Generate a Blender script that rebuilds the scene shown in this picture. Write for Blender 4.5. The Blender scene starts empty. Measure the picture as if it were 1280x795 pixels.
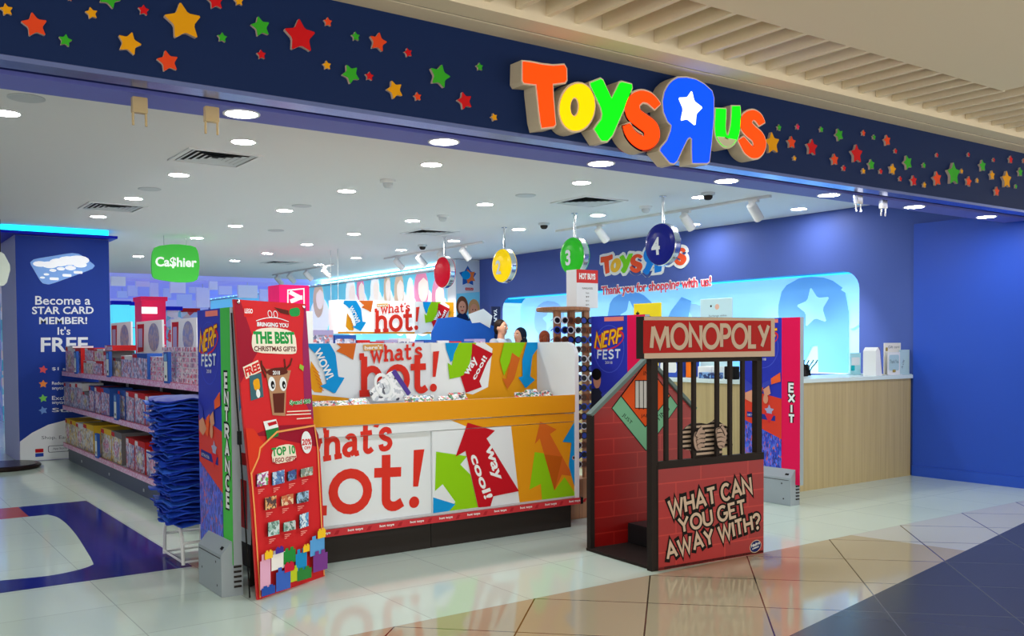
import bpy, bmesh, math, random
from mathutils import Vector, Matrix
from mathutils.geometry import tessellate_polygon
random.seed(7)
S = bpy.context.scene
COL = S.collection
# ------------------------------------------------------------------ camera model (metres, Z up, X along the shop front, Y into the shop)
FPX, CX, CY, CH = 1182.39, 640.0, 466.77, 1.5
yaw, pit, rol = (math.radians(a) for a in (35.3287, -1.7352, -0.3872))
CF = Vector((math.sin(yaw)*math.cos(pit), math.cos(yaw)*math.cos(pit), math.sin(pit)))
_r = Vector((math.cos(yaw), -math.sin(yaw), 0)); _u = _r.cross(CF)
CR = math.cos(rol)*_r + math.sin(rol)*_u
CU = -math.sin(rol)*_r + math.cos(rol)*_u
CC = Vector((0, 0, CH))
def ray(x, y): return CF + CR*((x-CX)/FPX) - CU*((y-CY)/FPX)
def onz(x, y, z=0.0):
    d = ray(x, y); return CC + d*((z-CH)/d.z)
def ony(x, y, Y):
    d = ray(x, y); return CC + d*(Y/d.y)
def onx(x, y, X):
    d = ray(x, y); return CC + d*(X/d.x)
cd = bpy.data.cameras.new('camera'); cam = bpy.data.objects.new('camera', cd); COL.objects.link(cam)
cd.sensor_width = 36; cd.lens = FPX*36/1280; cd.shift_y = (CY-397.5)/1280; cd.clip_end = 200
M4 = Matrix((CR, CU, -CF)).transposed().to_4x4(); M4.translation = CC
cam.matrix_world = M4; S.camera = cam
S.view_settings.view_transform = 'Standard'; S.view_settings.look = 'None'
S.view_settings.exposure = 0.0; S.view_settings.gamma = 1.0; S.view_settings.use_curve_mapping = False
S.cycles.use_denoising = True
S.cycles.max_bounces = 7; S.cycles.diffuse_bounces = 4; S.cycles.glossy_bounces = 3
S.cycles.sample_clamp_indirect = 4.0; S.cycles.caustics_reflective = False; S.cycles.caustics_refractive = False

# ------------------------------------------------------------------ materials
def lin(c):
    c = c/255.0
    return c/12.92 if c <= 0.04045 else ((c+0.055)/1.055)**2.4
def rgb(c): return (lin(c[0]), lin(c[1]), lin(c[2]), 1)
MATS = {}
def mat(name, c, rough=0.55, metal=0.0, emit=0.0, ecol=None, spec=0.08, noise=0.0, nscale=6, alpha=1.0, trans=0.0):
    if name in MATS: return MATS[name]
    m = bpy.data.materials.new(name); m.use_nodes = True
    nt = m.node_tree; b = nt.nodes['Principled BSDF']
    b.inputs['Base Color'].default_value = rgb(c); b.inputs['Roughness'].default_value = rough
    b.inputs['Metallic'].default_value = metal; b.inputs['Specular IOR Level'].default_value = spec
    b.inputs['Transmission Weight'].default_value = trans; b.inputs['Alpha'].default_value = alpha
    if emit:
        b.inputs['Emission Color'].default_value = rgb(ecol or c); b.inputs['Emission Strength'].default_value = emit
    if noise:
        tc = nt.nodes.new('ShaderNodeTexCoord'); n = nt.nodes.new('ShaderNodeTexNoise'); n.inputs['Scale'].default_value = nscale
        n.inputs['Detail'].default_value = 4
        mx = nt.nodes.new('ShaderNodeMix'); mx.data_type = 'RGBA'; mx.blend_type = 'MULTIPLY'; mx.inputs[0].default_value = noise
        mx.inputs[6].default_value = rgb(c); nt.links.new(tc.outputs['Object'], n.inputs['Vector'])
        nt.links.new(n.outputs['Fac'], mx.inputs[7]); nt.links.new(mx.outputs[2], b.inputs['Base Color'])
    MATS[name] = m; return m
def _math(nt, op, a, bv=None):
    n = nt.nodes.new('ShaderNodeMath'); n.operation = op
    for i, v in enumerate((a, bv)):
        if v is None: continue
        if isinstance(v, (int, float)): n.inputs[i].default_value = v
        else: nt.links.new(v, n.inputs[i])
    return n.outputs[0]
def tilemat(name, c, size, x0, y0, rot=0.0, rough=0.1, joint=(120, 125, 120), jw=0.004, spec=0.5, vary=0.05):
    """polished floor tiles: thin joints on a square grid, each tile a hair lighter or darker"""
    m = bpy.data.materials.new(name); m.use_nodes = True; nt = m.node_tree; b = nt.nodes['Principled BSDF']
    g = nt.nodes.new('ShaderNodeNewGeometry'); mp = nt.nodes.new('ShaderNodeMapping'); mp.vector_type = 'TEXTURE'
    mp.inputs['Location'].default_value = (x0, y0, 0); mp.inputs['Rotation'].default_value = (0, 0, math.radians(rot))
    mp.inputs['Scale'].default_value = (size, size, 1)
    nt.links.new(g.outputs['Position'], mp.inputs['Vector'])
    sp = nt.nodes.new('ShaderNodeSeparateXYZ'); nt.links.new(mp.outputs[0], sp.inputs[0])
    js = []
    for k in (0, 1):
        f = _math(nt, 'FRACT', _math(nt, 'ADD', sp.outputs[k], 0.5))
        js.append(_math(nt, 'LESS_THAN', _math(nt, 'ABSOLUTE', _math(nt, 'SUBTRACT', f, 0.5)), jw/size))
    j = _math(nt, 'MAXIMUM', js[0], js[1])
    fl = nt.nodes.new('ShaderNodeVectorMath'); fl.operation = 'FLOOR'; nt.links.new(mp.outputs[0], fl.inputs[0])
    wn = nt.nodes.new('ShaderNodeTexWhiteNoise'); wn.noise_dimensions = '2D'; nt.links.new(fl.outputs[0], wn.inputs['Vector'])
    val = _math(nt, 'ADD', _math(nt, 'MULTIPLY', wn.outputs[0], vary), 1.0-vary)
    hs = nt.nodes.new('ShaderNodeHueSaturation'); hs.inputs['Color'].default_value = rgb(c); nt.links.new(val, hs.inputs['Value'])
    mx = nt.nodes.new('ShaderNodeMix'); mx.data_type = 'RGBA'; nt.links.new(j, mx.inputs[0]); nt.links.new(hs.outputs[0], mx.inputs[6])
    mx.inputs[7].default_value = rgb(joint); nt.links.new(mx.outputs[2], b.inputs['Base Color'])
    b.inputs['Roughness'].default_value = rough; b.inputs['Specular IOR Level'].default_value = spec
    MATS[name] = m; return m
def printmat(name, cols, scale=30, rough=0.35, stretch=(1, 1, 1)):
    """busy printed packaging: random cells taken from a small palette, different on every copy"""
    if name in MATS: return MATS[name]
    m = bpy.data.materials.new(name); m.use_nodes = True; nt = m.node_tree; b = nt.nodes['Principled BSDF']
    tc = nt.nodes.new('ShaderNodeTexCoord'); oi = nt.nodes.new('ShaderNodeObjectInfo')
    ad = nt.nodes.new('ShaderNodeVectorMath'); ad.operation = 'ADD'
    sc = nt.nodes.new('ShaderNodeVectorMath'); sc.operation = 'MULTIPLY'; sc.inputs[1].default_value = stretch
    nt.links.new(tc.outputs['Object'], sc.inputs[0])
    nt.links.new(sc.outputs[0], ad.inputs[0]); nt.links.new(_math(nt, 'MULTIPLY', oi.outputs['Random'], 37.0), ad.inputs[1])
    ns = nt.nodes.new('ShaderNodeTexNoise'); ns.inputs['Scale'].default_value = scale*0.6; nt.links.new(ad.outputs[0], ns.inputs['Vector'])
    v = nt.nodes.new('ShaderNodeTexVoronoi'); v.inputs['Scale'].default_value = scale
    ad2 = nt.nodes.new('ShaderNodeVectorMath'); ad2.operation = 'MULTIPLY_ADD'
    ad2.inputs[1].default_value = (0.05, 0.05, 0.05)
    nt.links.new(ns.outputs['Color'], ad2.inputs[0]); nt.links.new(ad.outputs[0], ad2.inputs[2])
    nt.links.new(ad2.outputs[0], v.inputs['Vector'])
    cr = nt.nodes.new('ShaderNodeValToRGB'); cr.color_ramp.interpolation = 'CONSTANT'
    el = cr.color_ramp.elements
    while len(el) < len(cols): el.new(0.5)
    for i, c in enumerate(cols): el[i].position = i/len(cols); el[i].color = rgb(c)
    sp = nt.nodes.new('ShaderNodeSeparateColor'); nt.links.new(v.outputs['Color'], sp.inputs[0])
    nt.links.new(sp.outputs[0], cr.inputs[0]); nt.links.new(cr.outputs[0], b.inputs['Base Color'])
    b.inputs['Roughness'].default_value = rough
    MATS[name] = m; return m
def brickmat(name, c, mortar, w=0.42, h=0.115):
    m = bpy.data.materials.new(name); m.use_nodes = True; nt = m.node_tree; b = nt.nodes['Principled BSDF']
    g = nt.nodes.new('ShaderNodeNewGeometry'); sp = nt.nodes.new('ShaderNodeSeparateXYZ'); nt.links.new(g.outputs['Position'], sp.inputs[0])
    cb = nt.nodes.new('ShaderNodeCombineXYZ'); nt.links.new(_math(nt, 'ADD', sp.outputs[0], sp.outputs[1]), cb.inputs[0]); nt.links.new(sp.outputs[2], cb.inputs[1])
    br = nt.nodes.new('ShaderNodeTexBrick'); nt.links.new(cb.outputs[0], br.inputs['Vector'])
    br.inputs['Scale'].default_value = 1; br.inputs['Brick Width'].default_value = w; br.inputs['Row Height'].default_value = h
    br.inputs['Mortar Size'].default_value = 0.007; br.inputs['Mortar Smooth'].default_value = 0.9
    c2 = tuple(int(k*0.9) for k in c)
    br.inputs['Color1'].default_value = rgb(c); br.inputs['Color2'].default_value = rgb(c2); br.inputs['Mortar'].default_value = rgb(mortar)
    nt.links.new(br.outputs[0], b.inputs['Base Color']); b.inputs['Roughness'].default_value = 0.4
    MATS[name] = m; return m
def woodmat(name, c1, c2, rough=0.45, scale=(60, 60, 1.2)):
    m = bpy.data.materials.new(name); m.use_nodes = True; nt = m.node_tree; b = nt.nodes['Principled BSDF']
    tc = nt.nodes.new('ShaderNodeTexCoord'); mp = nt.nodes.new('ShaderNodeMapping'); mp.inputs['Scale'].default_value = scale
    nt.links.new(tc.outputs['Object'], mp.inputs[0]); n = nt.nodes.new('ShaderNodeTexNoise'); n.inputs['Scale'].default_value = 1.0
    n.inputs['Detail'].default_value = 3; nt.links.new(mp.outputs[0], n.inputs['Vector'])
    cr = nt.nodes.new('ShaderNodeValToRGB'); cr.color_ramp.elements[0].position = 0.35; cr.color_ramp.elements[1].position = 0.65
    cr.color_ramp.elements[0].color = rgb(c1); cr.color_ramp.elements[1].color = rgb(c2)
    nt.links.new(n.outputs['Fac'], cr.inputs[0]); nt.links.new(cr.outputs[0], b.inputs['Base Color']); b.inputs['Roughness'].default_value = rough
    MATS[name] = m; return m

WHITE = mat('white_print', (232, 236, 236)); BLACK = mat('black', (22, 20, 20)); RED = mat('red_print', (206, 38, 34))
DKRED = mat('crimson_print', (186, 22, 34)); ORANGE = mat('orange_print', (226, 118, 30)); YEL = mat('yellow_print', (226, 160, 18), rough=0.4)
GREEN = mat('lime_print', (140, 200, 20)); BLUE = mat('sky_print', (18, 146, 214)); NAVY = mat('navy_paint', (20, 40, 84), rough=0.55, spec=.1)
CHROME = mat('chrome', (215, 218, 222), rough=0.18, metal=1.0); GREY = mat('grey_plastic', (150, 156, 164), rough=0.45)
LGREY = mat('light_grey_plastic', (196, 202, 206), rough=0.45); DGREY = mat('charcoal', (48, 44, 42), rough=0.5)
WPAINT = mat('white_paint', (226, 228, 230), rough=0.5); BEIGE = mat('mall_plaster', (232, 218, 190), rough=0.75)

# ------------------------------------------------------------------ frames and mesh building
class Fr:
    def __init__(s, o, u, v):
        s.o = Vector(o); s.u = Vector(u).normalized(); s.v = Vector(v).normalized(); s.n = s.u.cross(s.v)
    def at(s, a, b, h=0.0): return s.o + s.u*a + s.v*b + s.n*h
    def px(s, x, y, h=0.0):
        d = ray(x, y); o = s.o + s.n*h
        P = CC + d*((o-CC).dot(s.n)/d.dot(s.n)); q = P - s.o
        return (q.dot(s.u), q.dot(s.v))
    def pxs(s, l, h=0.0): return [s.px(x, y, h) for x, y in l]
def FX(X): return Fr((X, 0, 0), (0, -1, 0), (0, 0, 1))     # wall plane facing -X
def FY(Y): return Fr((0, Y, 0), (1, 0, 0), (0, 0, 1))      # plane facing -Y (the mall)
def FD(Z): return Fr((0, 0, Z), (1, 0, 0), (0, -1, 0))     # ceiling plane facing down
def FU(Z): return Fr((0, 0, Z), (1, 0, 0), (0, 1, 0))      # floor plane facing up
def area2(p): return sum(p[i-1][0]*p[i][1]-p[i][0]*p[i-1][1] for i in range(len(p)))/2
def arc(cx, cy, rx, ry, a0, a1, n=10):
    return [(cx+rx*math.cos(math.radians(a0+(a1-a0)*i/n)), cy+ry*math.sin(math.radians(a0+(a1-a0)*i/n))) for i in range(n+1)]
def ell(cx, cy, rx, ry, n=28, rot=0):
    c, s = math.cos(math.radians(rot)), math.sin(math.radians(rot)); o = []
    for i in range(n):
        a = 2*math.pi*i/n; x, y = rx*math.cos(a), ry*math.sin(a); o.append((cx+x*c-y*s, cy+x*s+y*c))
    return o
def rrect(x0, y0, x1, y1, r, n=5):
    return arc(x1-r, y0+r, r, r, -90, 0, n)+arc(x1-r, y1-r, r, r, 0, 90, n)+arc(x0+r, y1-r, r, r, 90, 180, n)+arc(x0+r, y0+r, r, r, 180, 270, n)
def soft(p, k=1, f=0.22):
    for _ in range(k):
        q = []
        for i in range(len(p)):
            a, b = p[i], p[(i+1) % len(p)]
            q += [(a[0]+(b[0]-a[0])*f, a[1]+(b[1]-a[1])*f), (a[0]+(b[0]-a[0])*(1-f), a[1]+(b[1]-a[1])*(1-f))]
        p = q
    return p
def starpts(cx, cy, r, tilt=0, inner=0.5, round_=True):
    p = []
    for i in range(10):
        a = math.radians(90+tilt+36*i); rr = r if i % 2 == 0 else r*inner
        p.append((cx+rr*math.cos(a), cy+rr*math.sin(a)))
    return soft(p, 1, 0.13) if round_ else p
def catmull(p, n=6):
    q = [p[0]]+list(p)+[p[-1]]; o = []
    for i in range(1, len(q)-2):
        for k in range(n):
            t = k/n; o.append(tuple(0.5*((2*q[i][j])+(-q[i-1][j]+q[i+1][j])*t+(2*q[i-1][j]-5*q[i][j]+4*q[i+1][j]-q[i+2][j])*t*t+(-q[i-1][j]+3*q[i][j]-3*q[i+1][j]+q[i+2][j])*t**3) for j in (0, 1)))
    o.append(tuple(p[-1])); return o
def ribbon(path, w0, w1=None, wm=None, cap=True):
    """outline polygon of a thick smooth stroke"""
    n = len(path); L, R_ = [], []
    w1 = w0 if w1 is None else w1
    for i, p in enumerate(path):
        a = path[max(i-1, 0)]; b = path[min(i+1, n-1)]
        dx, dy = b[0]-a[0], b[1]-a[1]; l = math.hypot(dx, dy) or 1
        t = i/(n-1); w = (w0+(w1-w0)*t) if wm is None else ((1-t)*(1-2*t)*w0+4*t*(1-t)*wm+t*(2*t-1)*w1)
        w /= 2; L.append((p[0]-dy/l*w, p[1]+dx/l*w)); R_.append((p[0]+dy/l*w, p[1]-dx/l*w))
    return L+R_[::-1]
WL = {}
class MB:
    def __init__(s): s.v = []; s.f = []; s.m = []; s.mats = []; s.sm = []
    def mi(s, m):
        if m not in s.mats: s.mats.append(m)
        return s.mats.index(m)
    def add(s, vs, fs, m, smooth=False):
        b = len(s.v); s.v += [Vector(p) for p in vs]; k = s.mi(m)
        for f in fs: s.f.append([b+i for i in f]); s.m.append(k); s.sm.append(smooth)
        return s
    def obox(s, o, a, b, c, m, smooth=False):
        o = Vector(o); a = Vector(a); b = Vector(b); c = Vector(c)
        vs = [o, o+a, o+a+b, o+b, o+c, o+a+c, o+a+b+c, o+b+c]
        fs = [(0, 3, 2, 1), (4, 5, 6, 7), (0, 1, 5, 4), (1, 2, 6, 5), (2, 3, 7, 6), (3, 0, 4, 7)]
        if a.cross(b).dot(c) < 0: fs = [f[::-1] for f in fs]
        return s.add(vs, fs, m, smooth)
    def box(s, x0, y0, z0, x1, y1, z1, m): return s.obox((x0, y0, z0), (x1-x0, 0, 0), (0, y1-y0, 0), (0, 0, z1-z0), m)
    def fbox(s, fr, a0, b0, a1, b1, h0, h1, m):
        return s.obox(fr.at(a0, b0, h0), fr.u*(a1-a0), fr.v*(b1-b0), fr.n*(h1-h0), m)
    def poly(s, fr, pts, m, h=0.001):
        if area2(pts) < 0: pts = pts[::-1]
        tr = tessellate_polygon([[Vector((p[0], p[1], 0)) for p in pts]])
        fs = []
        for t in tr:
            q = [pts[i] for i in t]
            fs.append(t if area2(q) > 0 else t[::-1])
        return s.add([fr.at(p[0], p[1], h) for p in pts], fs, m)
    def pp(s, fr, pts, m, h=0.001): return s.poly(fr, fr.pxs(pts), m, h)
    def prism(s, fr, pts, h0, h1, m, sm=None, smooth=False):
        if area2(pts) < 0: pts = pts[::-1]
        sm = sm or m; s.poly(fr, pts, m, h1); n = len(pts)
        tr = tessellate_polygon([[Vector((p[0], p[1], 0)) for p in pts]]); fs = []
        for t in tr:
            q = [pts[i] for i in t]; fs.append(t[::-1] if area2(q) > 0 else t)
        s.add([fr.at(p[0], p[1], h0) for p in pts], fs, sm)
        s.add([fr.at(p[0], p[1], h0) for p in pts]+[fr.at(p[0], p[1], h1) for p in pts], [(i, (i+1) % n, n+(i+1) % n, n+i) for i in range(n)], sm, smooth)
        return s
    def ring(s, fr, outer, inner, h0, h1, m, sm=None):
        """prism with a hole; outer and inner have the same number of points"""
        sm = sm or m; n = len(outer)
        if area2(outer) < 0: outer = outer[::-1]; inner = inner[::-1]
        P = [fr.at(p[0], p[1], h1) for p in outer]+[fr.at(p[0], p[1], h1) for p in inner]
        Q = [fr.at(p[0], p[1], h0) for p in outer]+[fr.at(p[0], p[1], h0) for p in inner]
        s.add(P, [(i, (i+1) % n, n+(i+1) % n, n+i) for i in range(n)], m)
        s.add(P+Q, [(2*n+i, 2*n+(i+1) % n, (i+1) % n, i) for i in range(n)]+[(n+i, n+(i+1) % n, 3*n+(i+1) % n, 3*n+i) for i in range(n)]+[(2*n+(i+1) % n, 2*n+i, 3*n+i, 3*n+(i+1) % n) for i in range(n)], sm)
        return s
    def tube(s, pts, r, m, n=8, r1=None, smooth=True):
        pts = [Vector(p) for p in pts]; k = len(pts); r1 = r if r1 is None else r1; vs = []
        prev = None
        for i, p in enumerate(pts):
            t = (pts[min(i+1, k-1)]-pts[max(i-1, 0)]).normalized()
            ref = prev if prev is not None and abs(prev.dot(t)) < 0.95 else (Vector((0, 0, 1)) if abs(t.z) < 0.9 else Vector((1, 0, 0)))
            a = (ref-t*ref.dot(t)).normalized(); b = t.cross(a); prev = a
            rr = r+(r1-r)*i/(k-1)
            vs += [p+a*rr*math.cos(2*math.pi*j/n)+b*rr*math.sin(2*math.pi*j/n) for j in range(n)]
        fs = [(i*n+j, i*n+(j+1) % n, (i+1)*n+(j+1) % n, (i+1)*n+j) for i in range(k-1) for j in range(n)]
        s.add(vs, fs, m, smooth)
        b = len(s.v)-len(vs); q = s.mi(m)
        s.f.append([b+j for j in range(n)][::-1]); s.m.append(q); s.sm.append(False)
        s.f.append([b+(k-1)*n+j for j in range(n)]); s.m.append(q); s.sm.append(False)
        return s
    def lathe(s, c, prof, m, n=24, ax=(0, 0, 1), sx=1.0, sy=1.0, ref=None):
        """prof: (radius, height[, material]) from bottom to top about axis ax"""
        c = Vector(c); ax = Vector(ax).normalized()
        ref = Vector(ref) if ref else (Vector((1, 0, 0)) if abs(ax.x) < 0.9 else Vector((0, 1, 0)))
        a = (ref-ax*ref.dot(ax)).normalized(); b = ax.cross(a); vs = []
        for p in prof: vs += [c+ax*p[1]+a*p[0]*sx*math.cos(2*math.pi*j/n)+b*p[0]*sy*math.sin(2*math.pi*j/n) for j in range(n)]
        for i in range(len(prof)-1):
            mm = prof[i+1][2] if len(prof[i+1]) > 2 else m
            s.add([vs[i*n+j] for j in range(n)]+[vs[(i+1)*n+j] for j in range(n)], [(j, (j+1) % n, n+(j+1) % n, n+j) for j in range(n)], mm, True)
        if prof[0][0] > 1e-5: s.add(vs[:n], [list(range(n))[::-1]], m)
        if prof[-1][0] > 1e-5: s.add(vs[-n:], [list(range(n))], prof[-1][2] if len(prof[-1]) > 2 else m)
        return s
    def ball(s, c, r, m, n=14, k=9):
        rx, ry, rz = r if isinstance(r, (tuple, list)) else (r, r, r)
        vs = []; c = Vector(c)
        for i in range(k+1):
            t = -math.pi/2+math.pi*i/k
            vs += [c+Vector((rx*math.cos(t)*math.cos(2*math.pi*j/n), ry*math.cos(t)*math.sin(2*math.pi*j/n), rz*math.sin(t))) for j in range(n)]
        return s.add(vs, [(i*n+j, i*n+(j+1) % n, (i+1)*n+(j+1) % n, (i+1)*n+j) for i in range(k) for j in range(n)], m, True)
    def stroke(s, fr, pts, w, m, h=0.001, cap=True):
        """flat pen stroke: one mitred strip, each strip a hair above the one before"""
        q = [pts[0]]
        for p in pts[1:]:
            if math.hypot(p[0]-q[-1][0], p[1]-q[-1][1]) > 1e-6: q.append(p)
        s.k = getattr(s, 'k', 0)+1; h = h+(s.k % 24)*2.5e-5
        if len(q) < 2 or math.hypot(q[0][0]-q[-1][0], q[0][1]-q[-1][1]) < w*.1 and len(q) == 2:
            return s.add([fr.at(x, y, h) for x, y in ell(q[0][0], q[0][1], w*.62, w*.62, 16)], [list(range(16))], m)
        closed = math.hypot(q[0][0]-q[-1][0], q[0][1]-q[-1][1]) < 1e-6 and len(q) > 3
        if closed: q = q[:-1]
        n = len(q); L = []; R_ = []
        if cap and not closed:
            for e_, f_ in ((0, 1), (-1, -2)):
                d = Vector((q[e_][0]-q[f_][0], q[e_][1]-q[f_][1])).normalized()*w/2; q[e_] = (q[e_][0]+d.x, q[e_][1]+d.y)
        for i, p in enumerate(q):
            a = q[i-1] if i or closed else None; b = q[(i+1) % n] if i < n-1 or closed else None
            d1 = Vector((p[0]-a[0], p[1]-a[1])).normalized() if a else None; d2 = Vector((b[0]-p[0], b[1]-p[1])).normalized() if b else None
            d1 = d1 or d2; d2 = d2 or d1
            n1 = Vector((-d1.y, d1.x)); n2 = Vector((-d2.y, d2.x)); m_ = n1+n2
            if m_.length < .35: m_ = n1; k = 1
            else: m_.normalize(); k = min(1/max(m_.dot(n1), .3), 2.4)
            L.append((p[0]+m_.x*w/2*k, p[1]+m_.y*w/2*k)); R_.append((p[0]-m_.x*w/2*k, p[1]-m_.y*w/2*k))
        N = n if closed else n-1
        V = [fr.at(x, y, h) for x, y in R_]+[fr.at(x, y, h) for x, y in L]
        return s.add(V, [(i, (i+1) % n, n+(i+1) % n, n+i) for i in range(N)], m)
    def text(s, fr, t, p0, ex, ey, m, h=0.001, bold=0.0, grow=0.0):
        """text squeezed into the parallelogram p0, p0+ex, p0+ey (2-D panel coordinates)"""
        V, F, bb = glyphs(t, bold)
        w = bb[2]-bb[0]; hh = bb[3]-bb[1]
        if grow: V, F, _ = glyphs(t, bold+grow)
        vs = [fr.at(p0[0]+ex[0]*(x-bb[0])/w+ey[0]*(y-bb[1])/hh, p0[1]+ex[1]*(x-bb[0])/w+ey[1]*(y-bb[1])/hh, h) for x, y in V]
        return s.add(vs, F, m)
    def tpx(s, fr, t, q0, q1, q2, m, h=0.001, bold=0.02, grow=0.0):
        """text by the photo points of its lower left, lower right and upper left corner"""
        a, b, c = fr.px(*q0), fr.px(*q1), fr.px(*q2)
        return s.text(fr, t, a, (b[0]-a[0], b[1]-a[1]), (c[0]-a[0], c[1]-a[1]), m, h, bold, grow)
    def stext(s, fr, t, q0, q1, q2, w, m, h=0.001, gl=None, px=True, cap=False):
        """stroke-font text in the same parallelogram; w is the pen width in cap heights"""
        a, b, c = (fr.px(*q) for q in (q0, q1, q2)) if px else (q0, q1, q2)
        ex = (b[0]-a[0], b[1]-a[1]); ey = (c[0]-a[0], c[1]-a[1])
        P, W, PO = layout(t, gl or GL)
        wid = w*math.hypot(*ey)
        for pl in PO: s.poly(fr, [(a[0]+ex[0]*x/W+ey[0]*y, a[1]+ex[1]*x/W+ey[1]*y) for x, y in pl], m, h)
        for pl in P:
            s.stroke(fr, [(a[0]+ex[0]*x/W+ey[0]*y, a[1]+ex[1]*x/W+ey[1]*y) for x, y in pl], wid, m, h, cap)
        return s
    def build(s, name, parent=None, origin=None, bevel=0.0, sharp=40):
        if parent is not None: o0 = WL[parent.name]
        elif origin is not None: o0 = Vector(origin)
        else:
            o0 = Vector(((min(p.x for p in s.v)+max(p.x for p in s.v))/2, (min(p.y for p in s.v)+max(p.y for p in s.v))/2, min(p.z for p in s.v)))
        me = bpy.data.meshes.new(name); me.from_pydata([p-o0 for p in s.v], [], s.f)
        for m in s.mats: me.materials.append(m)
        me.polygons.foreach_set('material_index', s.m); me.polygons.foreach_set('use_smooth', s.sm)
        if any(s.sm): me.set_sharp_from_angle(angle=math.radians(sharp))
        me.update()
        o = bpy.data.objects.new(name, me); COL.objects.link(o)
        if parent is not None: o.parent = parent
        else: o.location = o0
        WL[o.name] = o0
        if bevel:
            bv = o.modifiers.new('bevel', 'BEVEL'); bv.width = bevel; bv.segments = 2; bv.limit_method = 'ANGLE'; bv.angle_limit = math.radians(50)
        return o
_GC = {}
def glyphs(t, bold):
    k = (t, round(bold, 4))
    if k not in _GC:
        cu = bpy.data.curves.new('lettering', 'FONT'); cu.body = t; cu.size = 1; cu.offset = bold; cu.resolution_u = 3
        ob = bpy.data.objects.new('lettering', cu); COL.objects.link(ob)
        dg = bpy.context.evaluated_depsgraph_get(); me = bpy.data.meshes.new_from_object(ob.evaluated_get(dg))
        V = [(v.co.x, v.co.y) for v in me.vertices]; F = []
        for p in me.polygons:
            ix = list(p.vertices)
            F.append(ix if area2([V[i] for i in ix]) > 0 else ix[::-1])
        bb = (min(v[0] for v in V), min(v[1] for v in V), max(v[0] for v in V), max(v[1] for v in V))
        bpy.data.objects.remove(ob); bpy.data.curves.remove(cu); bpy.data.meshes.remove(me)
        _GC[k] = (V, F, bb)
    return _GC[k]
# stroke capitals (width, polylines) in a box one unit high
GL = {
 'A': (.72, [[(0, 0), (.36, 1), (.72, 0)], [(.13, .33), (.59, .33)]]),
 'B': (.55, [[(.3, .52), (0, .52), (0, 1), (.28, 1)]+arc(.28, .76, .22, .24, 90, -90, 8), [(0, .52), (0, 0), (.28, 0)]+arc(.28, .26, .27, .26, -90, 90, 8)]),
 'C': (.6, [arc(.34, .5, .34, .5, 48, 312, 16)]),
 'D': (.62, [[(0, 0), (0, 1), (.2, 1)]+arc(.2, .5, .42, .5, 90, -90, 12)+[(0, 0)]]),
 'E': (.45, [[(.45, 1), (0, 1), (0, 0), (.45, 0)], [(0, .52), (.4, .52)]]),
 'F': (.45, [[(.45, 1), (0, 1), (0, 0)], [(0, .52), (.4, .52)]]),
 'G': (.66, [arc(.34, .5, .34, .5, 50, 345, 16)+[(.66, .46), (.4, .46)]]),
 'H': (.6, [[(0, 0), (0, 1)], [(.6, 0), (.6, 1)], [(0, .52), (.6, .52)]]),
 'I': (.02, [[(.01, 0), (.01, 1)]]),
 'J': (.4, [[(.4, 1), (.4, .2)]+arc(.2, .2, .2, .2, 0, -150, 8)]),
 'K': (.58, [[(0, 0), (0, 1)], [(.55, 1), (.02, .45)], [(.2, .62), (.58, 0)]]),
 'L': (.44, [[(0, 1), (0, 0), (.44, 0)]]),
 'M': (.86, [[(0, 0), (.12, 1), (.43, .06), (.74, 1), (.86, 0)]]),
 'N': (.62, [[(0, 0), (0, 1), (.62, 0), (.62, 1)]]),
 'O': (.74, [ell(.37, .5, .37, .5, 24)+[(.74, .5)]]),
 'P': (.52, [[(0, 0), (0, 1), (.26, 1)]+arc(.26, .73, .26, .27, 90, -90, 8)+[(0, .46)]]),
 'Q': (.74, [ell(.37, .5, .37, .5, 24)+[(.74, .5)], [(.45, .25), (.74, -.05)]]),
 'R': (.56, [[(0, 0), (0, 1), (.28, 1)]+arc(.28, .74, .26, .26, 90, -90, 8)+[(0, .48)], [(.26, .48), (.56, 0)]]),
 'S': (.5, [catmull([(.47, .84), (.38, .96), (.22, 1), (.06, .9), (.03, .74), (.14, .6), (.32, .48), (.47, .36), (.49, .18), (.38, .04), (.22, 0), (.08, .04), (0, .18)], 3)]),
 'T': (.58, [[(0, 1), (.58, 1)], [(.29, 1), (.29, 0)]]),
 'U': (.58, [[(0, 1), (0, .29)]+arc(.29, .29, .29, .29, 180, 360, 10)+[(.58, 1)]]),
 'V': (.66, [[(0, 1), (.33, 0), (.66, 1)]]),
 'W': (.98, [[(0, 1), (.24, 0), (.49, .9), (.74, 0), (.98, 1)]]),
 'X': (.6, [[(0, 0), (.6, 1)], [(0, 1), (.6, 0)]]),
 'Y': (.66, [[(0, 1), (.33, .45), (.66, 1)], [(.33, .45), (.33, 0)]]),
 'Z': (.55, [[(0, 1), (.55, 1), (0, 0), (.55, 0)]]),
 '0': (.52, [ell(.26, .5, .26, .5, 18)+[(.52, .5)]]), '1': (.2, [[(0, .8), (.18, 1), (.18, 0)]]),
 '2': (.5, [arc(.25, .75, .25, .25, 170, -20, 8)+[(.02, 0), (.5, 0)]]),
 '8': (.5, [ell(.25, .76, .2, .24, 14)+[(.45, .76)], ell(.25, .27, .25, .27, 14)+[(.5, .27)]]),
 '!': (.02, [[(.01, 1), (.01, .32)], [(.01, .05), (.01, .051)]]),
 '?': (.5, [arc(.25, .74, .25, .26, 170, -60, 10)+[(.25, .4), (.25, .28)], [(.25, .02), (.25, .021)]]),
 "'": (.02, [[(.02, 1), (.0, .8)]]), ' ': (.12, []),
}
def serif(x, y, w=.13): return [(x-w, y), (x+w, y)]
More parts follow.
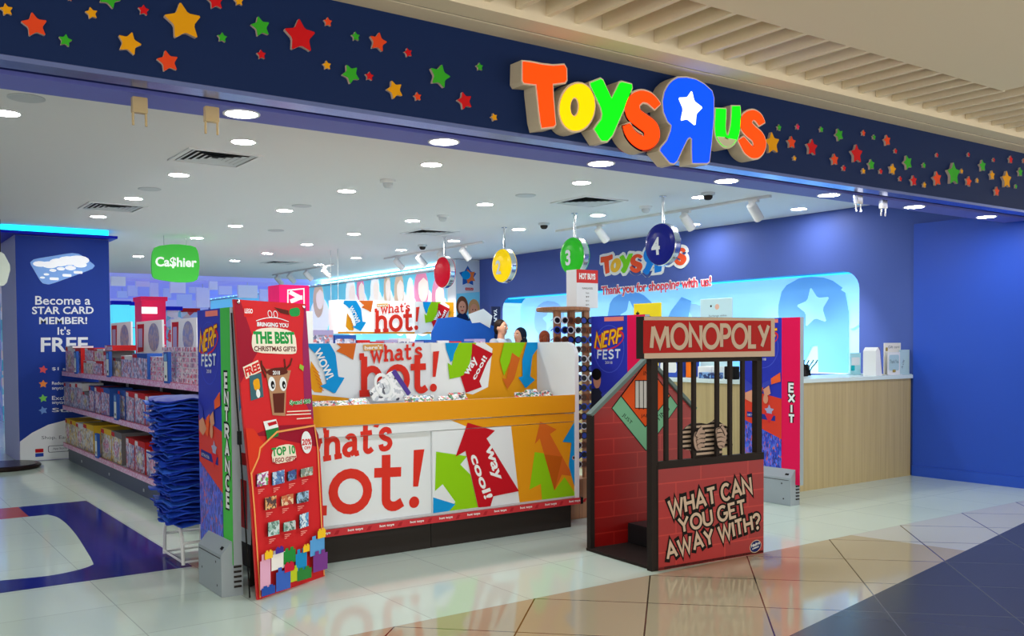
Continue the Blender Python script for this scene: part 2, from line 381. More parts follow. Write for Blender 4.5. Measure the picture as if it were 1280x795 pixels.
SLAB = {   # slab-serif lower case, ascender 1, x-height .68
 'h': (.72, [[(.13, .04), (.13, .96)], [(0, .96), (.13, .96)], serif(.15, .04, .15), [(.13, .45)]+arc(.35, .44, .2, .2, 150, 0, 8)+[(.56, .04)], serif(.57, .04, .14)]),
 'w': (.86, [[(.1, .64), (.26, .03), (.43, .6), (.6, .03), (.77, .64)], serif(.1, .64, .11), serif(.77, .64, .11)]),
 'a': (.6, [arc(.24, .2, .2, .17, 80, 280, 8), [(.27, .37), (.42, .37)], [(.27, .03), (.43, .12)], arc(.27, .47, .16, .17, 150, 0, 8)+[(.43, .1), (.5, .03), (.6, .04)]]),
 't': (.5, [[(.2, .95), (.2, .16)]+arc(.33, .16, .13, .13, 180, 300, 6)+[(.48, .1)], [(0, .64), (.46, .64)]]),
 's': (.48, [catmull([(.4, .5), (.36, .62), (.22, .67), (.08, .6), (.07, .48), (.2, .38), (.36, .3), (.42, .17), (.34, .05), (.2, .02), (.08, .06), (.04, .19)], 3)]),
 'o': (.64, [ell(.31, .34, .28, .31, 20)+[(.59, .34)]]), "'": (.16, [[(.1, 1.02), (.04, .8)]]),
 '!': (.3, [[(.13, .08), (.1301, .08)]], [[(.12, 1.02), (.31, 1.03), (.20, .36), (.11, .36)]]), ' ': (.2, []),
 'i': (.3, [[(.15, .64), (.15, .04)]]),
}
def layout(t, gl, track=0.2):
    x = 0; out = []; po = []
    if gl is SLAB: track = 0.06
    for ch in t:
        w, pls = gl[ch][:2]
        for pl in (gl[ch][2] if len(gl[ch]) > 2 else []): po.append([(x+p[0], p[1]) for p in pl])
        for pl in pls: out.append([(x+p[0], p[1]) for p in pl])
        x += w+track
    return out, x-track, po
def tag(o, label=None, cat=None, group=None, kind=None):
    if label: o['label'] = label
    if cat: o['category'] = cat
    if group: o['group'] = group
    if kind: o['kind'] = kind
    return o
def thing(name, label, cat, loc, group=None):
    o = bpy.data.objects.new(name, None); COL.objects.link(o); o.location = Vector(loc); o.empty_display_size = 0.1
    WL[o.name] = Vector(loc); return tag(o, label, cat, group)
def struct(mb, name, **k): return tag(mb.build(name, **k), kind='structure')
def dup(root, delta, label, rotz=None):
    def cp(o, par):
        c = o.copy(); COL.objects.link(c)
        if par: c.parent = par
        for ch in o.children: cp(ch, c)
        return c
    r = cp(root, None); r.location = root.location+Vector(delta); r['label'] = label; WL[r.name] = r.location.copy()
    if rotz is not None: r.rotation_euler.z = rotz
    return r
ORD = 'first second third fourth fifth sixth seventh eighth ninth tenth eleventh twelfth thirteenth fourteenth fifteenth sixteenth seventeenth eighteenth nineteenth twentieth'.split()
TENS = {2: 'twenty', 3: 'thirty', 4: 'forty'}
def ordw(i):
    return ORD[i] if i < 20 else TENS[(i+1)//10]+('-'+ORD[(i+1) % 10-1] if (i+1) % 10 else '').replace('twenty', 'twenty') if (i+1) % 10 else {2: 'twentieth', 3: 'thirtieth', 4: 'fortieth'}[(i+1)//10]
# ================================================================== THE SETTING
CEIL = 3.1; WX = 9.83; FYF = 4.458
T_IN = tilemat('shop_tile', (204, 222, 212), .67, 1.27, 4.455, 0, rough=.09, joint=(172, 186, 180), jw=.003)
T_BE = tilemat('mall_tile_beige', (182, 172, 146), .66, 3.309, 4.453, 45, rough=.07, joint=(70, 58, 46), jw=.0045)
T_WH = tilemat('mall_tile_white', (200, 204, 198), .66, 3.309, 4.453, 45, rough=.07, joint=(70, 58, 46), jw=.0045)
T_DK = tilemat('mall_tile_dark', (72, 75, 76), .66, 3.309, 4.453, 45, rough=.2, joint=(100, 102, 104), jw=.003, spec=.16)
MATB = mat('floor_inlay_blue', (26, 30, 120), rough=.12); MATR = mat('floor_inlay_red', (170, 70, 50), rough=.12)
fl = MB(); G0 = FU(0)
TY = 4.455
fl.poly(G0, [(-8, TY), (WX, TY), (WX, 32), (-8, 32)], T_IN, 0)
fl.poly(G0, [(WX, TY), (16, TY), (16, TY+1), (WX, TY+1)], T_IN, 0)
fl.poly(G0, [(-8, TY), (6.385, TY), (6.55, 3.627), (-8, .717)], T_BE, 0)
fl.poly(G0, [(6.385, TY), (10.69, TY), (6.55, 3.627)], T_WH, 0)
fl.poly(G0, [(-8, .717), (10.69, TY), (16, TY), (16, -1.6), (-8, -1.6)], T_DK, 0)
fl.box(-8, -1.6, -.2, 16, 32, -.02, T_IN)
# inlaid carpet-like emblem in the aisle (printed on the floor tiles)
fl.poly(G0, [(1.927, 6.51), (1.927, 9.955), (-1.5, 9.955), (-1.5, 6.51)], MATB, .0006)
fl.poly(G0, [(1.33, 9.3), (1.33, 9.955), (-1.5, 9.955), (-1.5, 9.3)], MATR, .0009)
inn = catmull([onz(*q)[:2] for q in [(60, 643.5), (72, 647), (84, 656), (96, 670), (107, 687), (116, 703), (114, 707), (96, 713), (60, 720), (0, 726)]], 5)
fl.poly(G0, list(inn)+[(-1.5, inn[-1][1]+.05), (-1.5, inn[0][1]-.0)], T_IN, .0013)
struct(fl, 'floor', origin=(0, 0, 0))

CEILM = mat('ceiling_paint', (226, 228, 230), rough=.8)
c = MB(); c.box(-8, 5.0, CEIL, WX+.1, 21.5, CEIL+.15, CEILM); struct(c, 'ceiling')
# far end: lower louvred ceiling its lavender light put into the louvres' own glowing colour
LAV = mat('louvre_lavender_glow', (168, 172, 236), rough=.6, emit=.35, ecol=(150, 160, 255))
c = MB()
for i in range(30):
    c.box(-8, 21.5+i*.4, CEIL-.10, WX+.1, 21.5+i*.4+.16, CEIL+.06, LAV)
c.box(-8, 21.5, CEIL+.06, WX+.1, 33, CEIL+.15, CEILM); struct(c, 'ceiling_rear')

WALLB = mat('wall_blue', (34, 78, 190), rough=.35, spec=.45); WALLD = mat('wall_indigo', (72, 92, 164), rough=.5, spec=.15)
NZ0, NZ1, NY0, NY1 = 1.12, 2.352, 6.76, 14.15
# right wall: indigo with a long rounded niche; a smooth blue panel nearest the mall
w = MB(); fr = FX(WX); ND = .42
a0, a1 = -NY1, -NY0
hole = rrect(a0, NZ0, a1, NZ1, .22, 5)
# the wall around the niche as four strips and corner fillets
w.poly(fr, [(-31, 0), (a0, 0), (a0, CEIL), (-31, CEIL)], WALLD, 0)
w.poly(fr, [(a1, 0), (-4.6, 0), (-4.6, CEIL), (a1, CEIL)], WALLD, 0)
w.poly(fr, [(a0, NZ1), (a1, NZ1), (a1, CEIL), (a0, CEIL)], WALLD, 0)
w.poly(fr, [(a0, 0), (a1, 0), (a1, NZ0), (a0, NZ0)], WALLD, 0)
for sx, X_, Z_ in ((1, a0, NZ1), (-1, a1, NZ1)):
    cpt = (X_+sx*.22, Z_-.22); A = arc(cpt[0], cpt[1], .22, .22, 180 if sx > 0 else 0, 90, 6)
    w.poly(fr, A+[(X_, Z_)], WALLD, 0)
w.box(WX+.45, 4.46, 0, WX+.6, 31, CEIL+.15, WALLD)
CYAN = mat('niche_cyan', (0, 160, 215), rough=.4)
n = len(hole)
top = rrect(a0, NZ0, a1, NZ1, .22, 5)
NEND = mat('niche_end', (190, 228, 246), rough=.4, emit=.5)  # niche ends: bright light inside put in as a pale glow
for i in range(n):
    p, q_ = top[i], top[(i+1) % n]; w.add([fr.at(*p, 0), fr.at(*p, -ND), fr.at(*q_, -ND), fr.at(*q_, 0)], [(0, 1, 2, 3)], CYAN if (p[1]+q_[1])/2 > NZ1-.09 else NEND)
struct(w, 'wall_right', origin=(WX, 9, 0))
# back of the niche: light-blue graphic, the light falling on it put in as glow, with big reversed letters and stars
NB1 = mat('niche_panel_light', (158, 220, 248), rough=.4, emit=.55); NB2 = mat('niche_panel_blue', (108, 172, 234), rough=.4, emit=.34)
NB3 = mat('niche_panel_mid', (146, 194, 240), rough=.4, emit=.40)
nb = MB(); nf = FX(WX+ND-.02)
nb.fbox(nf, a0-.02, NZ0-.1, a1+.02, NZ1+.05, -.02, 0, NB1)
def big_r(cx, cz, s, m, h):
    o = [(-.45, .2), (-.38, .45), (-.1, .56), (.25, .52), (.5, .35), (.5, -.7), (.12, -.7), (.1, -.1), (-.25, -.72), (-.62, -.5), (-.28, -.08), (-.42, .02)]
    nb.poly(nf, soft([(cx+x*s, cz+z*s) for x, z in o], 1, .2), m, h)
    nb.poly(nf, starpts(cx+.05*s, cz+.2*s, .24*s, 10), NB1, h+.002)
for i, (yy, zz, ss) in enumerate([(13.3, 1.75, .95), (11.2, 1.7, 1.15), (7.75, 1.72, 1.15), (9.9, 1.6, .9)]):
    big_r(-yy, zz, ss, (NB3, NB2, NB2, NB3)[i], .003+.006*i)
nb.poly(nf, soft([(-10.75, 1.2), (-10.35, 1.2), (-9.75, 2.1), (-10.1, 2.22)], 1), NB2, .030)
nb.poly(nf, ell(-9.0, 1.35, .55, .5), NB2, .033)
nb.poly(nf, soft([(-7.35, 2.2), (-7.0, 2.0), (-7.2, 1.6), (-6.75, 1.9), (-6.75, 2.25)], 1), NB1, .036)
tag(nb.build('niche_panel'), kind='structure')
struct(MB().box(WX+.02, 6.9, NZ1-.03, WX+.07, 14.0, NZ1-.012, mat('niche_led', (60, 205, 245), emit=.9)), 'trim_niche_light')
# near end of the right wall: one smooth blue panel and its skirting
pw = MB(); pw.box(WX-.03, 4.47, 0, WX-.001, 6.05, 2.815, WALLB); struct(pw, 'wall_right_panel')
sk = MB(); sk.box(WX-.045, 4.47, 0, WX-.03, 6.05, .115, WALLB); struct(sk, 'baseboard_right')
w = MB(); w.box(-8.1, 4.46, 0, -8, 32, CEIL, mat('wall_far_left', (190, 196, 220))); struct(w, 'wall_left')
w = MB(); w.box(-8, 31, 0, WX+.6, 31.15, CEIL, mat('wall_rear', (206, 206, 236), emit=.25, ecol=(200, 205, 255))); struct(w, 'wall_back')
# mural band high on the right wall beyond the poster pier, with a lit cove over it
MUR = printmat('mural_print', [(120, 200, 232), (235, 240, 245), (250, 225, 215), (150, 215, 240), (244, 196, 210), (170, 225, 245), (240, 244, 248), (216, 120, 160)], 1.6)
mu = MB(); mu.box(WX-.12, 15.2, 1.2, WX-.02, 30.5, 2.98, MUR); struct(mu, 'trim_mural')
mu = MB(); mu.box(WX-.30, 15.2, 2.985, WX-.04, 30.5, 3.0, WPAINT); mu.box(WX-.25, 15.2, 3.0, WX-.1, 30.5, 3.03, mat('cove_cyan', (150, 235, 255), emit=14)); struct(mu, 'trim_cove')

# shop-front header: navy fascia, metal shutter track, slot and soffit
hd = MB(); hd.box(-6, FYF, 2.722, 15, 4.60, 3.245, NAVY); struct(hd, 'wall_front_fascia')
tr = MB(); tr.box(-6, FYF+.002, 2.700, 15, 4.585, 2.722, mat('track_metal', (120, 138, 205), rough=.22, metal=.85)); struct(tr, 'trim_1')
sl = MB(); sl.box(-6, 4.585, 2.74, 15, 4.77, 3.2, mat('slot_navy', (10, 24, 92), rough=.5)); struct(sl, 'trim_2')
so = MB(); so.box(-6, 4.77, 2.72, 15, 5.045, 3.2, mat('soffit_lavender', (112, 120, 205), rough=.5)); struct(so, 'trim_3')
# mall bulkhead in front of the fascia, slatted bay and flat ceiling
b = MB(); b.box(-6, 4.305, 3.245, 15, 4.60, 3.5, BEIGE); b.box(-6, 4.13, 3.245, 15, 4.284, 3.262, BEIGE)
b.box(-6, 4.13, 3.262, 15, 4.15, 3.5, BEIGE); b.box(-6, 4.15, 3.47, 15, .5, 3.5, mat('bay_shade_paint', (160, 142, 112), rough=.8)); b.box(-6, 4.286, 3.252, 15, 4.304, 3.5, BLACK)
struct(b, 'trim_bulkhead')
s = MB(); SLAT = mat('slat_paint', (236, 222, 194), rough=.6)
for i in range(-42, 48):
    x = 2.966+.2016*i
    s.box(x, 3.519 if x < 6.8 else 1.621, 3.285, x+.035, 4.128, 3.44, SLAT)
struct(s, 'ceiling_mall_slats')
s = MB(); s.box(-6, -2.6, 3.285, 6.8, 3.52, 3.6, BEIGE); s.box(6.8, -2.6, 3.285, 15, 1.62, 3.6, BEIGE); struct(s, 'ceiling_mall')

# ------------------------------------------------------------------ pillar with membership poster
PY = 13.85; pf = FY(PY); PB = mat('poster_royal', (36, 62, 150), rough=.4); PW = mat('poster_white', (224, 228, 236), rough=.4)
p = MB(); p.box(1.88, PY+.012, 0, 3.04, 15.2, 2.98, mat('pillar_lilac', (190, 190, 228), rough=.5)); p.build('pillar')['kind'] = 'structure'
hdp = MB(); hdp.box(1.62, PY-.15, 2.985, 3.12, 15.4, 3.02, mat('pillar_cap_blue', (20, 30, 190), rough=.4))
hdp.box(1.72, PY-.06, 3.02, 3.02, 15.3, 3.098, mat('pillar_glow', (30, 225, 255), emit=2.2)); struct(hdp, 'trim_pillar_cove')
P0 = thing('poster', 'tall blue membership poster with a white card picture on the front of the pillar', 'poster', (2.46, PY, .0))
q = MB(); q.fbox(pf, 1.885, .01, 3.035, 2.975, -.011, 0, PB)
sweep = [pf.px(16, 577)]+[pf.px(x, y) for x, y in [(16, 566), (25, 552), (40, 541), (60, 531), (90, 523), (120, 519), (137, 518)]]+[(3.035, .011), (1.886, .011)]
q.poly(pf, [(max(1.886, min(3.035, a)), max(.011, b)) for a, b in sweep], PW, .001)
q.tpx(pf, 'Become a', (44, 381), (113, 381), (44, 370), PW, .001, .012)
q.tpx(pf, 'STAR CARD', (40, 392.8), (117, 392.3), (40, 383.3), PW, .001, .022)
q.tpx(pf, 'MEMBER!', (49, 405.4), (109, 405), (49, 396.3), PW, .001, .022)
q.tpx(pf, "It's", (72, 418.6), (88, 418.4), (72, 408.6), PW, .001, .012)
q.tpx(pf, 'FREE', (51, 440), (110, 439), (51, 422), PW, .001, .022)
for k, (yy, col, t) in enumerate([(462, (226, 90, 96), '$1 spent'), (480, (240, 140, 70), 'Redeem points'), (498, (120, 200, 90), 'Exclusive'), (513, (110, 150, 220), 'Star')]):
    ce = pf.px(54, yy); q.poly(pf, starpts(ce[0], ce[1], .058, 8*k-10), mat('bullet_%d' % k, col), .001)
    q.tpx(pf, t, (65, yy+2), (100, yy+2), (65, yy-3), PW, .001, .01)
    if k in (1, 2): q.tpx(pf, 'anytime here', (65, yy+8), (100, yy+8), (65, yy+3), PW, .001, .01)
q.tpx(pf, 'Shop. Earn.', (52, 550.5), (90, 549.5), (52, 545), mat('poster_grey_ink', (90, 100, 120)), .002, .0)
q.build('board', P0)
cdm = MB(); card = [(35, 325), (96, 315), (122, 334), (62, 356), (52, 354)]
cdm.prism(pf, soft(pf.pxs(card), 2, .12), .001, .006, mat('card_face', (130, 172, 236), emit=.15)); WS = mat('card_white', (244, 246, 252), emit=.3)
for x, y, r in [(50, 330, .05), (62, 331, .06), (74, 328, .07), (86, 326, .08), (98, 325, .08), (66, 338, .025), (76, 336, .03), (58, 343, .02), (88, 335, .04), (53, 347, .018), (100, 331, .05)]:
    e = pf.px(x, y); cdm.poly(pf, ell(e[0], e[1], r*1.7, r*.75, 14), WS, .0068+.0001*x/10)
for x in (62, 78, 92): a = pf.px(x, 350-.27*(x-62)); cdm.poly(pf, rrect(a[0], a[1], a[0]+.11, a[1]+.035, .012), WS, .009)
tag(cdm.build('card_picture', P0), 'white and light blue card floating on the poster')
bd = MB(); a = pf.px(44, 566); bd.poly(pf, rrect(a[0], a[1], a[0]+.10, a[1]+.05, .008), DKRED, .002); bd.poly(pf, rrect(a[0], a[1]-.055, a[0]+.10, a[1]-.008, .004), mat('badge_blue', (40, 70, 170)), .002)
a = pf.px(60, 563); o = rrect(a[0], a[1]-.03, a[0]+.26, a[1]+.06, .02); bd.ring(pf, o, [(x*.93+.07*(a[0]+.13), y*.85+.15*(a[1]+.015)) for x, y in o], .001, .0025, mat('poster_grey_ink', (90, 100, 120)))
bd.text(pf, 'App Store', (a[0]+.06, a[1]-.0), (.17, 0), (0, .03), mat('poster_grey_ink', (90, 100, 120)), .002)
bd.build('badge', P0)
pl = MB(); pl.lathe((1.62, 13.25, 0), [(.40, 0), (.42, .02), (.42, .045), (.39, .06)], mat('plinth_black', (40, 30, 30), rough=.25), 32)
tag(pl.build('display_plinth'), 'low round black plinth on the floor before the pillar', 'plinth')
hx = thing('hanging_sign', 'white rounded hexagonal hanging sign beside the left edge of the pillar', 'sign', (1.6, 13.3, 3.1))
h = MB(); hf = FY(13.3); o = [hf.px(*z) for z in [(-14, 318), (3, 315), (13, 334), (7, 357), (-12, 358), (-20, 336)]]
h.prism(hf, soft(o, 1, .15), -.05, .05, mat('sign_white', (214, 226, 216), rough=.3)); h.build('panel', hx)
h = MB(); e = hf.px(4, 330); h.tube([(e[0]-.03, 13.3, e[1]+.05), (e[0]-.03, 13.3, 3.1)], .008, DGREY); h.build('rod', hx)
# ================================================================== STARS ON THE FASCIA
STC = {'r': ('red', (204, 24, 30)), 'o': ('orange', (226, 72, 34)), 'y': ('yellow', (228, 158, 18)), 'g': ('green', (56, 168, 42)), 'p': ('pink', (214, 40, 84))}
STM = {k: mat('star_'+v[0], v[1], rough=.4) for k, v in STC.items()}; STB = mat('star_edge', (206, 186, 176), rough=.5)
ff = FY(FYF)
A_ = [(30, 53, 33, 'y', 12), (170, 130, 66, 'o', 12), (322, 205, 34, 'g', -6), (345, -4, 14, 'p', 0), (452, 70, 32, 'y', 14), (540, -8, 58, 'g', -20), (710, 55, 29, 'r', 0), (638, 220, 62, 'y', -14), (905, 115, 100, 'y', 9), (830, 310, 58, 'o', 14), (1100, 190, 27, 'g', 0), (1065, 10, 46, 'r', 10), (1182, 10, 26, 'y', 8)]
B_ = [(18, 138, 54, 'g', 16), (22, 275, 26, 'r', 8), (212, 185, 90, 'r', 4), (352, 113, 25, 'o', 4), (347, 328, 25, 'y', 10), (490, 185, 25, 'g', 8), (600, 213, 52, 'o', -8), (465, 372, 52, 'g', 30), (558, 382, 25, 'r', 0), (750, 265, 25, 'r', 18), (683, 450, 50, 'y', 24), (797, 483, 24, 'o', 12), (905, 382, 64, 'g', -12), (1105, 335, 22, 'g', 8), (1030, 505, 48, 'r', 20), (1177, 585, 22, 'y', 22)]
C_ = [(10, 715, 60, 'y', 8), (48, 636, 18, 'g', 0), (140, 632, 17, 'p', 0), (108, 710, 35, 'o', 4), (208, 735, 46, 'r', 0), (258, 645, 17, 'g', 10), (345, 672, 35, 'g', 24), (467, 663, 17, 'o', 0), (520, 683, 15, 'g', 0), (583, 700, 31, 'o', 14), (627, 752, 15, 'r', 0), (430, 768, 52, 'r', 6), (322, 795, 33, 'o', 8), (125, 788, 15, 'y', 0), (833, 772, 13, 'r', 0), (990, 770, 13, 'r', 0), (1198, 795, 22, 'r', 0), (370, 837, 17, 'r', 0), (505, 820, 30, 'g', 10), (467, 852, 17, 'y', 8), (553, 853, 16, 'r', 0), (610, 843, 31, 'y', -6), (685, 810, 40, 'g', 22), (768, 823, 16, 'g', 0), (650, 890, 15, 'r', 0), (715, 900, 30, 'r', 10), (770, 920, 17, 'y', 0), (830, 890, 41, 'o', 12), (910, 867, 62, 'g', 4), (955, 852, 15, 'y', 0), (988, 903, 29, 'o', -8), (1033, 898, 14, 'y', 0), (1057, 826, 33, 'g', 10), (1105, 873, 27, 'y', 6), (1128, 953, 27, 'o', 0), (1175, 895, 48, 'y', 4), (1225, 927, 13, 'g', 0), (1245, 857, 25, 'g', 6), (1265, 800, 14, 'o', 0), (1115, 796, 12, 'r', 0)]
SL = [(x/3.975, y/3.975, r/3.975, k, t) for x, y, r, k, t in A_]+[(320+x/3.975, y/3.975, r/3.975, k, t) for x, y, r, k, t in B_]+[(960+x/3.975, y/3.975, r/3.975, k, t) for x, y, r, k, t in C_]
SL.sort(); cnt = {}
tot = {k: sum(1 for s_ in SL if s_[3] == k) for k in STC}
for x, y, r, k, t in SL:
    P = ony(x, y, FYF); rad = r*(P-CC).dot(CF)/FPX*.98
    i = cnt.get(k, 0); cnt[k] = i+1; nm = STC[k][0]
    b = MB(); b.prism(ff, starpts(P.x, P.z, rad, t, .52), .0, min(.026, .012+rad*.12), STM[k], STB)
    sz = 'tiny' if rad < .045 else 'small' if rad < .08 else 'medium-sized' if rad < .17 else 'large'
    side = 'left of' if x < 640 else 'right of'
    o = b.build('star')
    tag(o, '%s %s star on the navy fascia, %s %s star from the left' % (sz, nm, ordw(i), nm), 'star', 'coloured stars on the fascia')
# ================================================================== THE BIG ILLUMINATED LETTERS
LT = [((x, y)) for x, y in []]
def c3(l): return [(640+x/6.625, 60+y/6.625) for x, y in l]      # traced points: first letters
def c1(l): return [(800+x/5.676, 80+y/5.676) for x, y in l]      # traced points: last letters
LF = FY(FYF-.115)
sp1 = catmull([(1068, 400), (1045, 372), (1005, 392), (985, 440), (988, 500), (1016, 560)], 5)
shapes = [
 ('T', 'orange', (255, 66, 10), c3([(92, 112), (160, 122), (250, 140), (340, 150), (432, 142), (448, 172), (450, 262), (438, 282), (335, 296), (338, 400), (348, 520), (358, 630), (345, 648), (250, 660), (238, 600), (225, 480), (212, 360), (205, 300), (102, 288), (92, 270)]), None),
 ('O', 'yellow', (255, 190, 0), c3(ell(540, 490, 143, 196, 30, 8)), c3(ell(518, 488, 38, 80, 30, 2))),
 ('Y', 'green', (10, 232, 20), c3([(652, 290), (735, 258), (752, 270), (825, 425), (895, 290), (910, 284), (990, 302), (992, 330), (930, 490), (830, 720), (788, 768), (745, 766), (684, 672), (700, 650), (745, 590), (752, 545), (740, 490), (656, 315)]), None),
]
def strokeS(pts, w0, w1, wm):
    return ribbon(catmull(pts, 6), w0, w1, wm)
S1 = strokeS([(822, 133), (812, 123), (800.5, 121), (791, 129), (792, 142), (802, 151), (813, 160), (814.5, 172), (806, 179), (796, 175), (788, 167), (783, 156)], 9, 9, 19)
S2 = strokeS(c1([(866, 425), (838, 380), (800, 362), (762, 385), (752, 430), (785, 475), (835, 520), (850, 580), (820, 630), (775, 610), (745, 570), (718, 530)]), 7.5, 7.5, 15)
U1 = ribbon(catmull(c1([(575, 318), (573, 380), (570, 450), (580, 515), (618, 555), (658, 520), (676, 450), (682, 370), (682, 300)]), 5), 12, 9.5, 12)
shapes += [('S', 'orange', (255, 70, 10), S1, None),
 ('R', 'blue', (8, 72, 255), c1([(235, 120), (270, 100), (330, 98), (395, 112), (455, 145), (510, 195), (522, 240), (520, 380), (505, 560), (490, 690), (475, 702), (375, 702), (372, 620), (372, 530), (355, 516), (335, 530), (300, 600), (262, 685), (240, 704), (215, 698), (145, 615), (150, 598), (195, 545), (222, 475), (228, 435), (200, 405), (172, 340), (165, 265), (178, 200), (205, 150)]), None),
 ('U', 'green', (10, 232, 20), U1, None), ('S', 'orange', (255, 70, 10), S2, None)]
CAN = mat('letter_can', (206, 194, 170), rough=.5); logo2d = []
LNAMES = ['orange capital T first in the row', 'round yellow O beside the orange T', 'green Y between the yellow O and an orange S', 'orange S between the green Y and the blue letter', 'tall blue reversed R with a white star in it', 'green U just right of the tall blue letter', 'small orange S last in the row']
for i, (ch, cn, col, px_, hole) in enumerate(shapes):
    pts = LF.pxs(px_); hl = LF.pxs(hole) if hole else None
    logo2d.append((ch, cn, pts, hl))
    t = thing('sign_letter', 'lit storefront letter, '+LNAMES[i], 'sign letter', (sum(p[0] for p in pts)/len(pts), FYF, min(p[1] for p in pts)), 'lit letters on the fascia')
    fm = mat('letter_face_'+cn, col, rough=.4, emit=.95); cm = (sum(p[0] for p in pts)/len(pts), sum(p[1] for p in pts)/len(pts))
    def grow(pl, d):
        if area2(pl) < 0: pl = pl[::-1]
        o = []; n = len(pl)
        for k in range(n):
            a, b_, c_ = Vector(pl[k-1]), Vector(pl[k]), Vector(pl[(k+1) % n])
            e1 = (b_-a); e2 = (c_-b_)
            nn = Vector((e1.y, -e1.x)).normalized()+Vector((e2.y, -e2.x)).normalized()
            nn = nn.normalized() if nn.length > 1e-6 else Vector((0, 0)); o.append((b_.x+nn.x*d, b_.y+nn.y*d))
        return o
    can = MB(); face = MB(); fr0 = FY(FYF)
    if hl:
        can.ring(fr0, grow(pts, .012), grow(hl, -.008), .002, .112, CAN); face.ring(fr0, pts, hl, .112, .118, fm)
    else:
        can.prism(fr0, grow(pts, .012), .002, .112, CAN); face.prism(fr0, pts, .1122, .118, fm)
    can.build('can', t); face.build('face', t)
    if ch == 'R':
        st = MB(); st.prism(fr0, soft(LF.pxs(c1([(363, 190), (380, 265), (440, 310), (395, 355), (388, 440), (330, 392), (284, 405), (302, 320), (268, 240), (330, 238)])), 1, .12), .1181, .122, mat('letter_star', (255, 255, 255), emit=1.6)); tag(st.build('star_cutout', t), 'glowing white star in the blue letter')
# ================================================================== CEILING FITTINGS
LENS = mat('lamp_lens', (255, 255, 250), emit=205, ecol=(255, 252, 244)); LENSB = mat('lamp_lens_front', (255, 255, 250), emit=170, ecol=(244, 250, 255))
RIM = mat('lamp_rim', (225, 225, 225), rough=.4)
def downlight(x, y, z, r, lens, label, group):
    t = thing('downlight', label, 'ceiling light', (x, y, z), group)
    a = MB(); a.lathe((x, y, z), [(r, -.004), (r*1.16, -.006), (r*1.18, -.001)], RIM, 24, ax=(0, 0, -1)); a.lathe((x, y, z), [(r*1.18, 0.0), (r*1.16, .006), (r, .005), (r*.98, .0)], RIM, 24, ax=(0, 0, -1)); a.build('trim_ring', t)
    b = MB(); b.poly(FD(z), [(x+r*math.cos(k*math.pi/12), -y+r*math.sin(k*math.pi/12)) for k in range(24)], lens, .003); b.build('lens', t)
    return t
for i in range(7):
    x = 1.74+1.237*i
    downlight(x, 4.89, 2.72, .082, LENSB, 'bright round lamp in the lavender soffit under the fascia, %s from the left' % ordw(i), 'lamps along the shopfront soffit')
xs = [.95, 2.6, 4.3, 6.02, 7.7, 9.38]
ROWN = ['row nearest the fascia', 'second row behind the fascia', 'third row behind the fascia', 'fourth row behind the fascia', 'fifth row behind the fascia', 'sixth row behind the fascia', 'rearmost row']
for j, y in enumerate([7.28, 9.0, 10.68, 12.38, 14.05, 15.75, 17.4]):
    k = 0
    for i, x in enumerate(xs):
        if (i, j) in ((0, 1), (0, 2), (0, 3), (0, 4), (0, 5), (0, 6), (1, 4), (1, 5), (1, 6), (5, 3), (5, 2)): continue
        if j >= 4 and i == 5: continue
        downlight(x, y, CEIL, .088, LENS, 'small recessed ceiling lamp inside the shop, %s, %s from the left' % (ROWN[j], ordw(k)), 'recessed lamps in the shop ceiling'); k += 1
def vent(x, y, label):
    t = thing('ceiling_vent', label, 'air vent', (x, y, CEIL), 'square vents in the shop ceiling'); r = .31
    f = MB(); fd = FD(CEIL)
    def sq(a): return [(x-a, -y-a), (x+a, -y-a), (x+a, -y+a), (x-a, -y+a)]
    f.ring(fd, sq(r), sq(r-.035), .0, .012, WPAINT); f.build('frame', t)
    l = MB()
    for k in range(5):
        a = r-.05-.05*k
        A, B = sq(a), sq(a-.032); Q = [fd.at(p[0], p[1], .010) for p in A]+[fd.at(p[0], p[1], .0015) for p in B]
        l.add(Q, [(i, (i+1) % 4, 4+(i+1) % 4, 4+i) for i in range(4)], LGREY)
    l.build('louvre', t)
    bk = MB(); bk.poly(fd, sq(r-.03), mat('vent_dark', (30, 32, 34)), .0008); bk.build('backing', t)
vent(2.62, 8.02, 'square ceiling vent nearest the lamp at the left of the shopfront'); vent(2.56, 11.46, 'square ceiling vent above the pillar poster')
vent(6.87, 8.18, 'square ceiling vent above the green and blue number signs'); vent(6.83, 11.63, 'square ceiling vent above the red number sign'); vent(6.9, 17.3, 'square ceiling vent beside the rear light track')
def dome(x, y, cam_, label):
    t = thing('dome_camera' if cam_ else 'smoke_detector', label, 'security camera' if cam_ else 'smoke detector', (x, y, CEIL))
    a = MB(); a.lathe((x, y, CEIL), [(.075, 0), (.075, .02), (.06, .03)], WPAINT if not cam_ else LGREY, 20, ax=(0, 0, -1)); a.build('base', t)
    b = MB(); b.lathe((x, y, CEIL), [(.05, .028), (.048, .055), (.03, .075), (.001, .08)], DGREY if cam_ else LGREY, 18, ax=(0, 0, -1)); b.build('dome', t)
dome(7.59, 13.15, True, 'black dome camera on the ceiling left of the red number sign'); dome(7.6, 9.97, True, 'black dome camera on the ceiling left of the green number sign'); dome(7.55, 7.03, True, 'black dome camera on the ceiling right of the blue number sign')
dome(4.35, 8.19, False, 'white smoke detector on the ceiling behind the big illuminated T'); dome(6.08, 10.03, False, 'white smoke detector above the red number sign'); dome(7.68, 8.12, False, 'white smoke detector just left of the blue sign rod')
TW = mat('track_white', (214, 214, 216), rough=.45)
